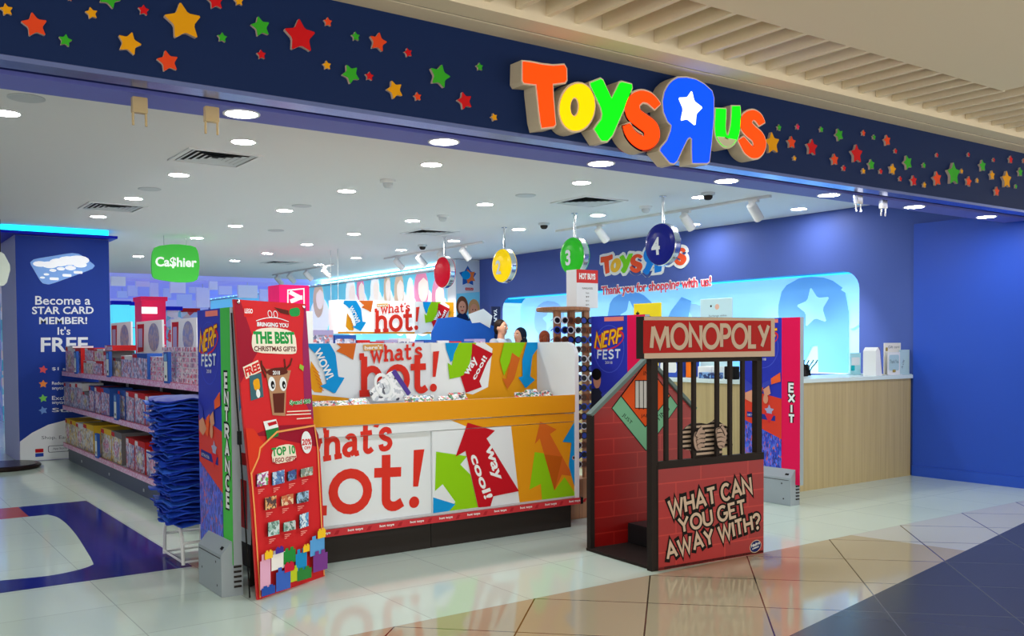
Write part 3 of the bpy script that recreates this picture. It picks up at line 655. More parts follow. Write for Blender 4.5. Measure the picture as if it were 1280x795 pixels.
def track(x, y0, y1, heads, label, en):
    t = thing('track_light', label, 'track light', (x, (y0+y1)/2, CEIL), 'ceiling light tracks')
    a = MB(); a.box(x-.018, y0, CEIL-.03, x+.018, y1, CEIL-.001, TW); a.build('rail', t)
    for y in heads:
        p0 = Vector((x, y, CEIL-.03)); j = p0+Vector((0, 0, -.10)); d = Vector((.72, .05, -.69)).normalized()
        b = MB(); b.tube([p0, j], .012, TW); b.box(x-.022, y-.06, CEIL-.055, x+.022, y+.06, CEIL-.03, TW)
        b.lathe(j-d*.07, [(.03, -.01), (.052, .0), (.055, .04), (.055, .21), (.046, .215), (.044, .19)], TW, 18, ax=d); hd_ = b.build('spotlight_head', t)
        g = MB(); g.lathe(j-d*.07, [(.0435, .185), (.0435, .195)], mat('spot_lens', (255, 250, 240), emit=6), 14, ax=d); g.build('lens', hd_)
        ld = bpy.data.lights.new('spot', 'SPOT'); ld.energy = en; ld.spot_size = math.radians(46); ld.spot_blend = .9; ld.shadow_soft_size = .05; ld.color = (1, .96, .92)
        lo = bpy.data.objects.new('spotlight_lamp', ld); COL.objects.link(lo); lo.location = j+d*.17
        lo.rotation_euler = d.to_track_quat('-Z', 'Y').to_euler()
track(8.22, 6.75, 10.5, [6.98, 8.0, 9.55], 'white ceiling track with spotlights in front of the wall logo', 190)
track(8.12, 12.2, 15.45, [12.75, 13.45, 14.15, 14.95], 'white ceiling track with four spotlights behind the red number sign', 130)
track(7.88, 17.1, 20.3, [17.5, 18.4, 19.3, 20.0], 'rearmost white ceiling track above the pink sign', 110)
for i, (x, y, lb) in enumerate([(33, 122, 'round white speaker grille in the ceiling above the leftmost lamp'), (187, 236, 'round white speaker grille between the two vents nearest the pillar'), (377, 257, 'round white speaker grille in the ceiling behind the big T'), (657, 244, 'round white speaker grille in the ceiling left of the square vent'), (82, 292, 'round white speaker grille in the ceiling near the green cashier sign')]):
    if i == 4: x, y = 345, 288
    P = onz(x, y, CEIL); t = thing('ceiling_speaker', lb, 'speaker', P); b = MB(); b.lathe(P, [(.11, 0), (.112, .006), (.10, .010)], LGREY, 24, ax=(0, 0, -1)); b.build('ring', t); b = MB(); b.lathe(P, [(.098, .006), (.0001, .007)], WPAINT, 24, ax=(0, 0, -1)); b.build('grille', t)
# ------------------------------------------------------------------ checkout number signs
def numsign(y, x, col, num, label, nc):
    zc = 2.575; R_ = .232; hw = .042; ax = Vector((-1, 0, 0)); c0 = Vector((x, y, zc))
    t = thing('number_sign', label, 'hanging sign', (x, y, CEIL), 'numbered checkout signs')
    ro = MB(); ro.tube([(x, y, zc+R_-.01), (x, y, CEIL)], .016, CHROME); ro.lathe((x, y, CEIL-.008), [(.04, 0), (.04, .008)], CHROME, 14); ro.build('rod', t)
    bn = MB(); bn.lathe(c0, [(R_*.97, -hw), (R_, -hw+.01), (R_, hw-.01), (R_*.97, hw)], CHROME, 40, ax=ax); bn.build('rim', t)
    prof = [(R_*.985, hw-.01), (R_*.95, hw+.012), (R_*.8, hw+.028), (R_*.55, hw+.04), (R_*.28, hw+.045), (.0001, hw+.047)]
    m = mat('sign_'+label.split()[0], col, rough=.25, emit=.12)
    for sg in (1, -1):
        fc = MB(); fc.lathe(c0, prof, m, 40, ax=ax*sg); f_ = fc.build('face', t)
        if num:
            b = MB(); f = Fr(c0, (0, -sg, 0), (0, 0, 1))
            V, F, bb = glyphs(num, .03); s_ = .19/(bb[3]-bb[1]); vs = []
            for vx, vy in V:
                a_, b_ = (vx-(bb[0]+bb[2])/2)*s_-.02, (vy-(bb[1]+bb[3])/2)*s_-.02; r = math.hypot(a_, b_)/R_
                hh = hw+.052-.07*max(0, r-.2)**2
                vs.append(f.at(a_, b_, hh))
            b.add(vs, F, nc); b.build('numeral', f_)
NC = mat('numeral_silver', (196, 200, 206), rough=.35)
numsign(12.0, 7.3, (190, 22, 44), None, 'red oval number sign hanging on a rod, rearmost of the four', NC)
numsign(10.6, 7.4, (250, 210, 20), '2', 'yellow oval number sign hanging on a rod before the rounded niche', NC)
numsign(9.0, 7.33, (44, 168, 40), '3', 'green oval sign with a silver 3 hanging on a rod', NC)
numsign(7.45, 7.3, (24, 30, 112), '4', 'dark blue oval sign with a silver 4 hanging on a rod', NC)
# green cashier sign, further back
t = thing('cashier_sign', 'green pillow-shaped sign with white lettering hanging from the ceiling', 'hanging sign', (3.95, 14, CEIL))
cf = FY(14); o = [cf.px(*z) for z in [(189, 330), (190, 316), (194, 308), (218, 305), (243, 308), (247, 315), (249, 330), (247, 349), (240, 353), (219, 353), (194, 349), (190, 345)]]
g = MB(); g.prism(cf, soft(o, 1, .2), -.03, .03, mat('cashier_green', (72, 190, 72), rough=.4, emit=.25)); bo = g.build('panel', t, bevel=.01)
g = MB(); g.tpx(cf, 'Ca$hier', (193.5, 335), (245, 336), (193.5, 321), mat('cashier_white', (245, 250, 245), emit=.3), .031, .03); g.build('lettering', bo)
g = MB(); a = cf.px(205, 310); b_ = cf.px(233, 310); g.tube([(a[0], 14, a[1]), (a[0], 14, CEIL)], .004, GREY, 6); g.tube([(b_[0], 14, b_[1]), (b_[0], 14, CEIL)], .004, GREY, 6); g.build('wire', t)
# clips of the roller shutter under the fascia
CLP = mat('clear_plastic', (206, 184, 140), rough=.2, alpha=.75); STL = mat('bright_steel', (220, 222, 226), rough=.2, metal=1)
for i, (px_, py_, m, lb) in enumerate([(174, 122, CLP, 'clear plastic shutter guide under the fascia, left one of the plastic pair'), (264, 134, CLP, 'clear plastic shutter guide under the fascia beside the leftmost lamp'), (1073, 244, STL, 'steel shutter guide under the fascia, left one of the steel pair'), (1104, 250, STL, 'steel shutter guide under the fascia, right one of the steel pair')]):
    P = onz(px_, py_, 2.70); P.y = max(P.y, 4.52) if i > 1 else P.y
    t = thing('shutter_guide', lb, 'shutter guide', P, 'shutter guides under the fascia')
    b = MB(); b.box(P.x-.035, P.y-.02, P.z-.075, P.x+.035, P.y+.02, P.z+.0, m); b.build('block', t, bevel=.004)
    for sx in (-.03, .03):
        b = MB(); b.tube([(P.x+sx, P.y, P.z-.07), (P.x+sx, P.y, P.z-.135)], .006, m if i < 2 else STL, 8); b.build('prong', t)
# ================================================================== PROMOTION BIN (yellow tray, printed doors)
def clip(pts, r):
    for ax_, lim, sg in ((0, r[0], 1), (0, r[2], -1), (1, r[1], 1), (1, r[3], -1)):
        o = []
        for i in range(len(pts)):
            a, b = pts[i-1], pts[i]; ia = (a[ax_]-lim)*sg >= 0; ib = (b[ax_]-lim)*sg >= 0
            if ia != ib:
                t = (lim-a[ax_])/(b[ax_]-a[ax_]); o.append((a[0]+(b[0]-a[0])*t, a[1]+(b[1]-a[1])*t))
            if ib: o.append(b)
        pts = o
        if len(pts) < 3: return None
    return pts
AMBER = mat('amber_print', (222, 152, 26), rough=.4); RUST = mat('rust_print', (208, 104, 36), rough=.4); RUSTD = mat('rust_dark_print', (186, 92, 20), rough=.4)
TAN = mat('tan_print', (214, 160, 84)); HOTR = mat('hot_red_print', (212, 52, 40), rough=.4)
def k5(x, y): return (380+x/3.533, 360+y/3.533)
def k6(x, y): return (380+x/3.533, 500+y/3.533)
def hot_art(b, fr, T, rect, h0=.001, thin=.0006):
    """printed header: arrows left and right of the slab-serif words"""
    lay = [h0]
    def P(l, m):
        q = clip(fr.pxs([T(*z) for z in l]), rect); lay[0] += thin
        if q: b.poly(fr, q, m, lay[0])
    P([(700, 225), (1040, 225), (1040, 520), (700, 520)], AMBER)
    P([(560, 225), (775, 225), (832, 268), (812, 437), (745, 470), (700, 462), (560, 500)], WHITE)
    P([(25, 470), (160, 482), (280, 497), (25, 510)], AMBER)
    P([(30, 322), (58, 365), (82, 430), (78, 462), (45, 460), (20, 430)], AMBER)
    for i in range(6): P([(34+6*i, 345+18*i), (66+4*i, 372+16*i), (67+4*i, 376+16*i), (34+6*i, 349+18*i)], RUST)
    P(soft([(5, 225), (100, 225), (138, 290), (150, 392), (178, 396), (135, 467), (68, 432), (98, 422), (88, 370), (55, 295), (20, 262), (0, 250)], 1, .06), BLUE)
    P([(118, 225), (232, 225), (215, 318), (182, 297), (140, 278), (162, 262)], RUST)
    P([(620, 225), (694, 225), (665, 280), (682, 290), (645, 328), (625, 270)], BLUE)
    P([(690, 225), (765, 225), (735, 300), (720, 385), (640, 402), (632, 330), (650, 342), (660, 290)], GREEN)
    P([(740, 243), (832, 290), (805, 330), (772, 412), (782, 437), (712, 463), (688, 390), (702, 384), (735, 330)], DKRED)
    P([(885, 225), (980, 225), (945, 310), (905, 330), (880, 387), (862, 320)], GREEN)
    P([(915, 285), (950, 310), (925, 400), (895, 447), (873, 398), (890, 402)], RUST)
    P(soft([(985, 225), (1040, 225), (1040, 250), (1005, 300), (995, 390), (1017, 405), (975, 443), (943, 395), (962, 390), (960, 320)], 1, .06), BLUE)
    h = lay[0]+thin
    b.tpx(fr, 'WOW!', T(35, 282), T(97, 408), T(69, 262), WHITE, h, .03)
    b.tpx(fr, 'way', T(728, 395), T(771, 322), T(703, 375), WHITE, h, .03); b.tpx(fr, 'cool!', T(752, 408), T(806, 308), T(735, 396), WHITE, h, .03)
    q = clip(fr.pxs([T(*z) for z in [(258, 250), (345, 247), (346, 274), (260, 277)]]), rect); b.poly(fr, q, TAN, h)
    b.tpx(fr, "here's", T(264, 272), T(340, 269), T(264, 255), WHITE, h+thin, .03)
    b.stext(fr, "what's", T(290, 327), T(518, 310), T(290, 256), .17, HOTR, h, SLAB, cap=False)
    b.stext(fr, 'hot!', T(242, 474), T(592, 452), T(242, 296), .17, HOTR, h, SLAB, cap=False)
BX0, BX1, BC = 2.15, 4.91, 3.53
bin_ = thing('display_bin', 'big promotional bin with a yellow tray, printed sliding doors and rounded white end panels', 'display bin', (BC, 6.5, 0))
WSIDE = mat('bin_white', (222, 228, 232), rough=.4)
b = MB(); b.box(2.22, 6.03, 0, BC-.002, 6.98, .195, DGREY); b.box(BC+.002, 6.03, 0, 4.86, 6.98, .195, DGREY); b.build('plinth', bin_, bevel=.004)
for x0, x1, lb in ((BX0, BX0+.04, 'white end panel with printed arrows'), (BX1-.04, BX1, None)):
    f = Fr((x0, 0, 0), (0, 1, 0), (0, 0, 1)); b = MB()
    o = [(6.985, .21), (7.0, .21), (7.0, 1.52)] + [(6.99, 1.521)]
    prof = [(5.985, .205), (7.02, .205), (7.02, 1.40)]+arc(6.90, 1.40, .12, .12, 0, 90, 5)+arc(6.11, 1.40, .125, .12, 90, 180, 6)
    b.prism(f, prof, 0, x1-x0, WSIDE)
    if lb:
        of = FX(x0)
        for poly_, m in (([(-6.6, .9), (-6.2, 1.3), (-6.0, 1.25), (-6.4, .8)], BLUE), ([(-6.95, 1.1), (-6.5, 1.45), (-6.3, 1.4), (-6.8, 1.0)], RUST), ([(-6.3, .3), (-6.05, .3), (-6.05, .62), (-6.3, .62)], HOTR), ([(-6.9, .3), (-6.4, .3), (-6.4, .4), (-6.9, .4)], HOTR), ([(-6.9, .5), (-6.4, .5), (-6.4, .6), (-6.9, .6)], HOTR), ([(-6.9, .7), (-6.05, .72), (-6.05, .8), (-6.9, .78)], HOTR)):
            b.poly(of, poly_, m, .001)
    e = b.build('end_panel', bin_)
    if lb: e['label'] = lb
b = MB(); b.box(BX0+.04, 6.04, .2, BX1-.04, 6.97, .84, WSIDE); b.build('carcass', bin_)
D = FY(6.012)
rz0, rz1 = .868, .948
def rect_of(x0, z0, x1, z1): return (x0, z0, x1, z1)
# left sliding door (set back a little), right sliding door with arrows
dl = MB(); dl.box(BX0+.04, 6.02, .215, BC, 6.035, rz0, WSIDE); DLf = FY(6.02)
dl.stext(DLf, "what's", k6(-25, 285), k6(386, 213), k6(-25, 146), .18, HOTR, .0018, SLAB)
dl.stext(DLf, 'hot!', k6(-105, 512), k6(528, 468), k6(-105, 244), .17, HOTR, .0018, SLAB)
# keep the lettering on the door: nothing may pass its left edge
dl.v = [Vector((max(p.x, BX0+.042), p.y, min(p.z, rz0))) for p in dl.v]
tag(dl.build('door', bin_), 'white left sliding door with red words')
dr = MB(); dr.box(BC, 6.0, .215, BX1-.04, 6.018, rz0, WSIDE); DRf = FY(6.0); R6 = (BC+.001, .216, BX1-.041, rz0)
hh = [.0006]
def P6(l, m, b=dr, fr=DRf, r=R6):
    q = clip(fr.pxs([k6(*z) for z in l]), r); hh[0] += .0005
    if q: b.poly(fr, q, m, hh[0])
right_art = [([(908, 60), (1230, 60), (1230, 480), (957, 480), (950, 440)], AMBER),
 ([(583, 228), (720, 248), (690, 285), (735, 330), (768, 474), (640, 490), (668, 450), (612, 372), (578, 402)], GREEN),
 ([(570, 430), (668, 460), (640, 490), (570, 500)], BLUE),
 ([(1018, 230), (1058, 235), (1105, 400), (1150, 340), (1205, 425), (1050, 440), (1045, 370), (995, 395)], GREEN),
 ([(1042, 95), (1115, 130), (1085, 150), (1172, 310), (1178, 335), (1138, 330), (1105, 400), (1060, 240), (1040, 170), (1018, 195)], RUST),
 ([(1060, 240), (1140, 250), (1105, 400)], RUSTD),
 (soft([(1140, 185), (1205, 76), (1225, 76), (1225, 440), (1205, 425), (1168, 290), (1180, 188)], 1, .05), BLUE),
 ([(722, 100), (842, 135), (805, 170), (948, 402), (835, 425), (822, 470), (768, 474), (712, 225), (668, 250)], DKRED)]
for l, m in right_art: P6(l, m)
dr.tpx(DRf, 'way', k6(785, 210), k6(832, 362), k6(826, 196), WHITE, hh[0]+.0006, .03); dr.tpx(DRf, 'cool!', k6(730, 246), k6(796, 440), k6(768, 234), WHITE, hh[0]+.0006, .03)
kh = DRf.px(*k6(1190, 255)); dr.poly(DRf, ell(kh[0], kh[1], .018, .018), CHROME, hh[0]+.0012); dr.poly(DRf, ell(kh[0], kh[1], .011, .011), BLACK, hh[0]+.0018)
tag(dr.build('door', bin_), 'right sliding door printed with arrows')
rl = MB(); rl.box(BX0+.04, 5.996, rz0+.004, BX1-.04, 6.03, rz1-.006, WSIDE); RLf = FY(5.996); RR = (BX0+.042, rz0+.005, BX1-.041, rz1-.007); hh[0] = .0004
q = clip(RLf.pxs([k6(*z) for z in [(575, 60), (1230, 60), (1230, 140), (905, 132), (740, 126)]]), RR); rl.poly(RLf, q, AMBER, .0008)
for l, m in right_art[4:]: P6(l, m, rl, RLf, RR)
k0 = len(rl.v); rl.stext(RLf, "what's", k6(-25, 285), k6(386, 213), k6(-25, 146), .18, HOTR, .0018, SLAB)
rl.v[k0:] = [Vector((max(p.x, BX0+.042), p.y, min(max(p.z, rz0+.005), rz1-.007))) for p in rl.v[k0:]]
hh[0] += .001; rl.build('top_rail', bin_)
tray = MB(); tray.box(BX0+.04, 5.985, rz1, BX1-.04, 6.005, 1.09, AMBER); tray.box(BX0+.04, 6.005, rz1+.02, BX1-.04, 6.48, 1.015, WSIDE); tray.box(BX0+.04, 6.005, 1.015, BX1-.04, 6.02, 1.09, WSIDE)
tray.box(BX0+.04, 6.54, rz1, BX1-.04, 7.0, 1.09, AMBER); tray.build('tray', bin_)
hdr = MB(); hdr.box(BX0+.04, 6.5, 1.0, BX1-.04, 6.54, 1.52, WSIDE); hot_art(hdr, FY(6.5), k5, (BX0+.041, 1.015, BX1-.041, 1.519)); hdr.build('header_board', bin_)
ps = MB(); PSM = mat('strip_red', (196, 56, 62), rough=.4); ps.box(BX0+.02, 5.968, .196, BX1+.0, 5.986, .245, PSM); psf = FY(5.968)
for i in range(11):
    x = 2.34+i*.245; ps.text(psf, 'hot toys', (x, .212), (.115, 0), (0, .022), WHITE, .001, .03); ps.poly(psf, [(x+.14, .206), (x+.17, .206), (x+.185, .236), (x+.16, .236)], mat('strip_dark', (170, 36, 44)), .001)
ps.box(BX1, 5.965, .194, BX1+.025, 5.995, .247, BLACK); ps.box(BX0+.04, 5.99, .247, BX1-.04, 6.03, .262, LGREY); ps.build('price_strip', bin_)
# loose packs lying in the tray
TOYP = printmat('toy_pack_print', [(236, 232, 230), (214, 60, 66), (90, 150, 90), (240, 240, 240), (70, 70, 80), (230, 200, 190), (120, 170, 200)], 60)
PKS = [(408, 506, .17, 'pale'), (436, 503, .15, 'checked'), (455, 500, .14, 'striped'), (520, 496, .16, 'spotted'), (533, 499, .12, 'red'), (560, 497, .13, 'grey'), (577, 494, .14, 'white'), (655, 489, .11, 'small red'), (672, 488, .12, 'pink'), (690, 487, .09, 'tiny')]
for i, (x, y, w_, nm) in enumerate(PKS):
    P = ony(x, y, 6.16); b = MB(); a = random.uniform(-.5, .5); tl = random.uniform(.45, .95)
    ux = Vector((math.cos(a), math.sin(a), 0))*w_; uy = Vector((-math.sin(a), math.cos(a), tl)).normalized()*.13; uz = ux.cross(uy).normalized()*.022
    o = Vector((P.x, P.y, 1.03))-ux/2; b.obox(o, ux, uy, uz, TOYP); b.fbox(Fr(o+uz, ux, uy), .01, .01, w_-.01, .035, 0, .001, (RED, WHITE, DKRED)[i % 3])
    tag(b.build('toy_packet', bevel=.004), 'flat printed packet lying in the yellow tray, %s from the left' % ordw(i), 'toy packet', 'loose packets in the bin tray')
t = thing('sticker_pack', 'white crumpled clear-bag pack with a purple edge leaning on the header of the yellow tray', 'toy packet', (ony(485, 497, 6.3).x, 6.3, 1.05))
b = MB(); f = FY(6.36); pk = printmat('sticker_sheet', [(236, 238, 240), (236, 238, 240), (190, 196, 204), (80, 84, 96), (236, 238, 240), (210, 216, 220)], 38)
o = f.pxs([k5(*z) for z in [(285, 455), (320, 420), (375, 372), (400, 362), (462, 470), (440, 495), (300, 500)]]); b.prism(f, soft(o, 1, .1), 0, .02, pk); b.build('bag', t)
b = MB(); b.prism(f, f.pxs([k5(*z) for z in [(380, 372), (398, 360), (466, 462), (452, 476)]]), .0, .024, mat('pack_purple', (84, 66, 150))); b.build('card_edge', t)
b = MB(); e = f.px(*k5(345, 430)); b.ring(f, ell(e[0], e[1], .07, .1, 20, 30), ell(e[0], e[1], .05, .075, 20, 30), .02, .026, WHITE); b.build('loop', t)

# ================================================================== JAIL PHOTO STAND
BR = brickmat('brick_red', (160, 15, 14), (184, 44, 36)); BRK = mat('jail_black', (40, 34, 32), rough=.5); JW = mat('jail_cream', (198, 176, 156), rough=.5)
JO = Vector((4.373, 4.512, 0)); JU = Vector((.9983, -.0594, 0)); JN = Vector((.0594, .9983, 0)); JZ = Vector((0, 0, 1))
JF = Fr(JO, JU, JZ)              # front plane, n towards the mall
JB = Fr(JO+JN*.755, JU, JZ)      # back plane
jail = thing('jail_photo_stand', 'red brick jail photo stand with black bars and a board-game sign on top', 'photo stand', JO+JU*.49+JN*.38)
W_ = .982
b = MB(); b.fbox(JF, -.005, 0, W_, .672, -.03, 0, BR)
b.fbox(JF, -.012, 0, .0, .70, -.032, .002, BRK)
def jt(x, y): return (820+x/6.357, 585+y/6.357)
rows = [('WHAT CAN', (112, 385), (757, 190), (97, 262), 8), ('YOU GET', (190, 515), (712, 362), (176, 404), 7), ('AWAY WITH?', (92, 722), (828, 470), (75, 606), 10)]
for pen, m, h in ((.46, BLACK, .0012), (.21, JW, .0025)):
    for tx, a, c_, d in [(r[0], r[1], r[2], r[3]) for r in rows]:
        b.stext(JF, tx, jt(*a), jt(*c_), jt(*d), pen, m, h, cap=(pen > .4))
a = JF.px(*jt(790, 622)); b.poly(JF, ell(a[0], a[1], .058, .044, 24, 12), JW, .0012); b.poly(JF, ell(a[0], a[1], .053, .039, 24, 12), mat('logo_blue', (24, 36, 96)), .0018)
b.text(JF, 'Hasbro', (a[0]-.042, a[1]-.004), (.084, .016), (0, .022), WHITE, .0024, .02); b.text(JF, 'GAMING', (a[0]-.034, a[1]-.022), (.064, .012), (0, .012), WHITE, .0024, .02)
b.build('front_panel', jail)
b = MB(); b.fbox(JF, -.055, 0, .0, 1.40, -.05, 0, BRK); b.build('post', jail); b = MB(); b.fbox(JF, W_-.065, .672, W_-.015, 1.40, -.05, -.002, BRK); b.build('post', jail)
b = MB(); b.fbox(JF, -.0, .672, W_, .722, -.035, .003, BRK); b.build('rail', jail); b = MB(); b.fbox(JF, 0, 1.375, W_-.02, 1.41, -.05, -.002, BRK); b.build('rail', jail)
for x in (834.7, 852.4, 869.5, 898.5, 914.7, 930.4):
    a = JF.px(x, 520)[0]; b = MB(); b.fbox(JF, a-.0145, .715, a+.0145, 1.385, -.03, -.008, BRK); b.build('bar', jail)
# gable wall at the back with its card
b = MB(); gab = [(0, 0), (W_+.005, 0), (W_+.005, .985), (.53, 1.375), (.012, .985)]
b.prism(JB, gab, -.01, .012, BR)
sl_ = Fr(JB.at(0, 0), JU, JZ)
dg_ = [JB.px(*z) for z in [(806.5, 453), (842, 507.5), (806, 563.5), (763.5, 510.5)]]
def jc(x, y): return (735+x/5.3, 440+y/5.3)
def inset(p, d):
    cx_, cy_ = sum(q[0] for q in p)/len(p), sum(q[1] for q in p)/len(p); return [(x+(cx_-x)*d, y+(cy_-y)*d) for x, y in p]
OC = mat('card_orange', (222, 84, 30)); GC = mat('card_green', (122, 186, 148))
o1 = JB.pxs([jc(*z) for z in [(377, 65), (590, 355), (377, 658), (147, 372)]]); b.poly(JB, o1, BLACK, .0128)
b.poly(JB, inset(o1, .03), GC, .0134)
o2 = JB.pxs([jc(*z) for z in [(377, 65), (540, 290), (372, 500), (208, 292)]]); b.poly(JB, o2, BLACK, .0140); b.poly(JB, inset(o2, .045), OC, .0146)
o3 = JB.pxs([jc(*z) for z in [(302, 186), (440, 186), (440, 376), (302, 374)]]); b.poly(JB, o3, BLACK, .0152); b.poly(JB, inset(o3, .06), mat('card_window', (198, 196, 190)), .0158)
x0, x1 = o3[0][0], o3[1][0]; z0, z1 = o3[2][1], o3[0][1]
for k in range(1, 5): xx = x0+(x1-x0)*k/5; b.poly(JB, [(xx-.004, z0), (xx+.004, z0), (xx+.004, z1), (xx-.004, z1)], BLACK, .0164)
b.tpx(JB, 'IN', jc(360, 155), jc(388, 155), jc(360, 125), BLACK, .0152, .0); b.tpx(JB, 'JAIL', jc(342, 438), jc(398, 438), jc(342, 410), BLACK, .0152, .0)
b.tpx(JB, 'JUST', jc(215, 425), jc(272, 487), jc(232, 400), BLACK, .0140, .0); b.tpx(JB, 'VISITING', jc(405, 520), jc(535, 380), jc(385, 495), BLACK, .0140, .0)
tag(b.build('gable_panel', jail), 'red brick gable panel with a green and orange diamond card')
b = MB(); cap_ = mat('gable_edge', (104, 122, 118), rough=.5)
for p_, q_ in (((.0, .975), (.53, 1.378)), ((.53, 1.378), (W_+.02, .98))):
    d = Vector((q_[0]-p_[0], q_[1]-p_[1])); l = d.length; d /= l; nn = (-d.y*.026, d.x*.026)
    A = JB.at(p_[0], p_[1], -.02); b.obox(A, JU*(d.x*l)+JZ*(d.y*l), JU*nn[0]+JZ*nn[1], JB.n*.055, cap_)
b.build('roof_edge', jail)
b = MB(); b.fbox(JB, -.02, 0, .018, .985, -.01, .035, BRK); b.build('post', jail)
# floor, step and striped shirt board
b = MB(); b.fbox(Fr(JO, JU, JN), -.03, .0, W_, .76, .001, .02, BRK); b.build('base', jail)
b = MB(); b.obox(JO+JU*.33+JN*.40+JZ*.02, JU*.6, JN*.33, JZ*.15, mat('step_black', (30, 30, 32), rough=.3)); b.build('step', jail, bevel=.006)
STF = Fr(JO+JN*.05, JU, JZ)
def js(x, y): return (790+x/4.97, 430+y/4.97)
b = MB(); sh = [js(*z) for z in [(288, 600), (300, 565), (330, 520), (375, 488), (425, 490), (470, 497), (505, 480), (520, 462), (545, 485), (590, 510), (615, 560), (628, 640), (560, 645), (560, 700), (545, 712), (375, 715), (365, 660), (325, 655), (288, 630)]]
sp_ = STF.pxs(sh); b.prism(STF, soft(sp_, 1, .12), -.008, .0, BRK)
bb0 = min(p[1] for p in sp_); bb1 = max(p[1] for p in sp_); spc = soft(sp_, 1, .12)
for k in range(9):
    zz = bb0+(bb1-bb0)*(k+.2)/9; q = clip(spc, (-1, zz, 3, zz+(bb1-bb0)*.056))
    if q: b.poly(STF, q, JW, .0012)
sb = b.build('shirt_board', jail); sb['label'] = 'flat striped prisoner shirt cut-out'
HF = Fr(JO+JN*.002, JU, JZ); HG = mat('hand_print', (176, 152, 138), rough=.6)
for side, pts in (('l', [(385, 545), (415, 530), (440, 528), (452, 560), (447, 590), (440, 620), (425, 655), (400, 670), (382, 640), (376, 590)]), ('r', [(512, 522), (545, 512), (575, 520), (586, 560), (585, 600), (570, 640), (548, 655), (530, 640), (520, 590)])):
    b = MB(); pl_ = soft(HF.pxs([js(*z) for z in pts]), 2, .2); b.prism(HF, pl_, -.008, .002, BRK)
    cx_ = sum(p[0] for p in pl_)/len(pl_); cy_ = sum(p[1] for p in pl_)/len(pl_); b.prism(HF, [(cx_+(x-cx_)*.92, cy_+(y-cy_)*.95) for x, y in pl_], .002, .006, HG)
    sd = 1 if side == 'l' else -1
    for k in range(4):   # four curled fingers of unequal length closing round the bar
        ln = (.040, .046, .044, .036)[k]; zc = cy_+.050-.031*k; xx = cx_+sd*.012
        P3 = [(xx-sd*ln*.9, zc-.008), (xx-sd*ln*.2, zc+.004), (xx+sd*ln*.8, zc+.001)]
        b.prism(HF, ribbon(catmull(P3, 4), .031, .026, .032), .006, .0075, BRK); b.prism(HF, ribbon(catmull(P3, 4), .024, .018, .025), .0075, .012, HG)
    b.prism(HF, ribbon(catmull([(cx_-sd*.035, cy_+.02), (cx_-sd*.012, cy_+.06), (cx_+sd*.014, cy_+.082)], 4), .030, .024), .012, .0135, BRK); b.prism(HF, ribbon(catmull([(cx_-sd*.034, cy_+.022), (cx_-sd*.012, cy_+.06), (cx_+sd*.012, cy_+.080)], 4), .023, .017), .0135, .018, HG)
    tag(b.build('hand', sb), 'printed hand closed on a bar')
# the sign box
b = MB(); SX0, SX1, SZ0, SZ1 = -.135, 1.072, 1.402, 1.678
b.fbox(JF, SX0, SZ0, SX1, SZ1, -.06, .018, BRK); b.fbox(JF, SX0+.003, SZ0+.002, SX1-.002, SZ1-.002, .018, .022, JW); b.build('sign_box', jail, bevel=.003)
b = MB(); SR = mat('jail_sign_red', (172, 22, 18), rough=.35)
def jm(x, y): return (800+x/7.53, 395+y/7.53)
q = JF.pxs([jm(30, 40), jm(1232, 44), jm(1232, 330), jm(30, 352)], .022); b.poly(JF, q, SR, .0226)
GLM = dict(GL); GLM['O'] = (.92, [ell(.46, .5, .46, .52, 28)+[(.92, .5)]]); GLM['M'] = (1.0, [[(0, 0), (.1, .94)], [(.1, .94), (.5, .1), (.88, .94)], [(.9, .94), (1.0, 0)]]); GLM['N'] = (.66, [[(0, 0), (0, .95), (.66, .06), (.66, 1)]])
GLM['Y'] = (.7, [[(0, 1), (.33, .42)], [(.66, 1), (.2, 0)]])
def draw(pen, m, h, dx, dy):
    x_ = [(85, 300), (1190, 285), (85, 88)]
    b.stext(JF, 'MONOPOLY', *[jm(a+dx, c_+dy) for a, c_ in x_], pen, m, h, GLM)
draw(.225, mat('sign_shadow', (120, 14, 16)), .0232, 4, 4); draw(.205, JW, .0245, 0, 0)
b.build('sign_face', jail)
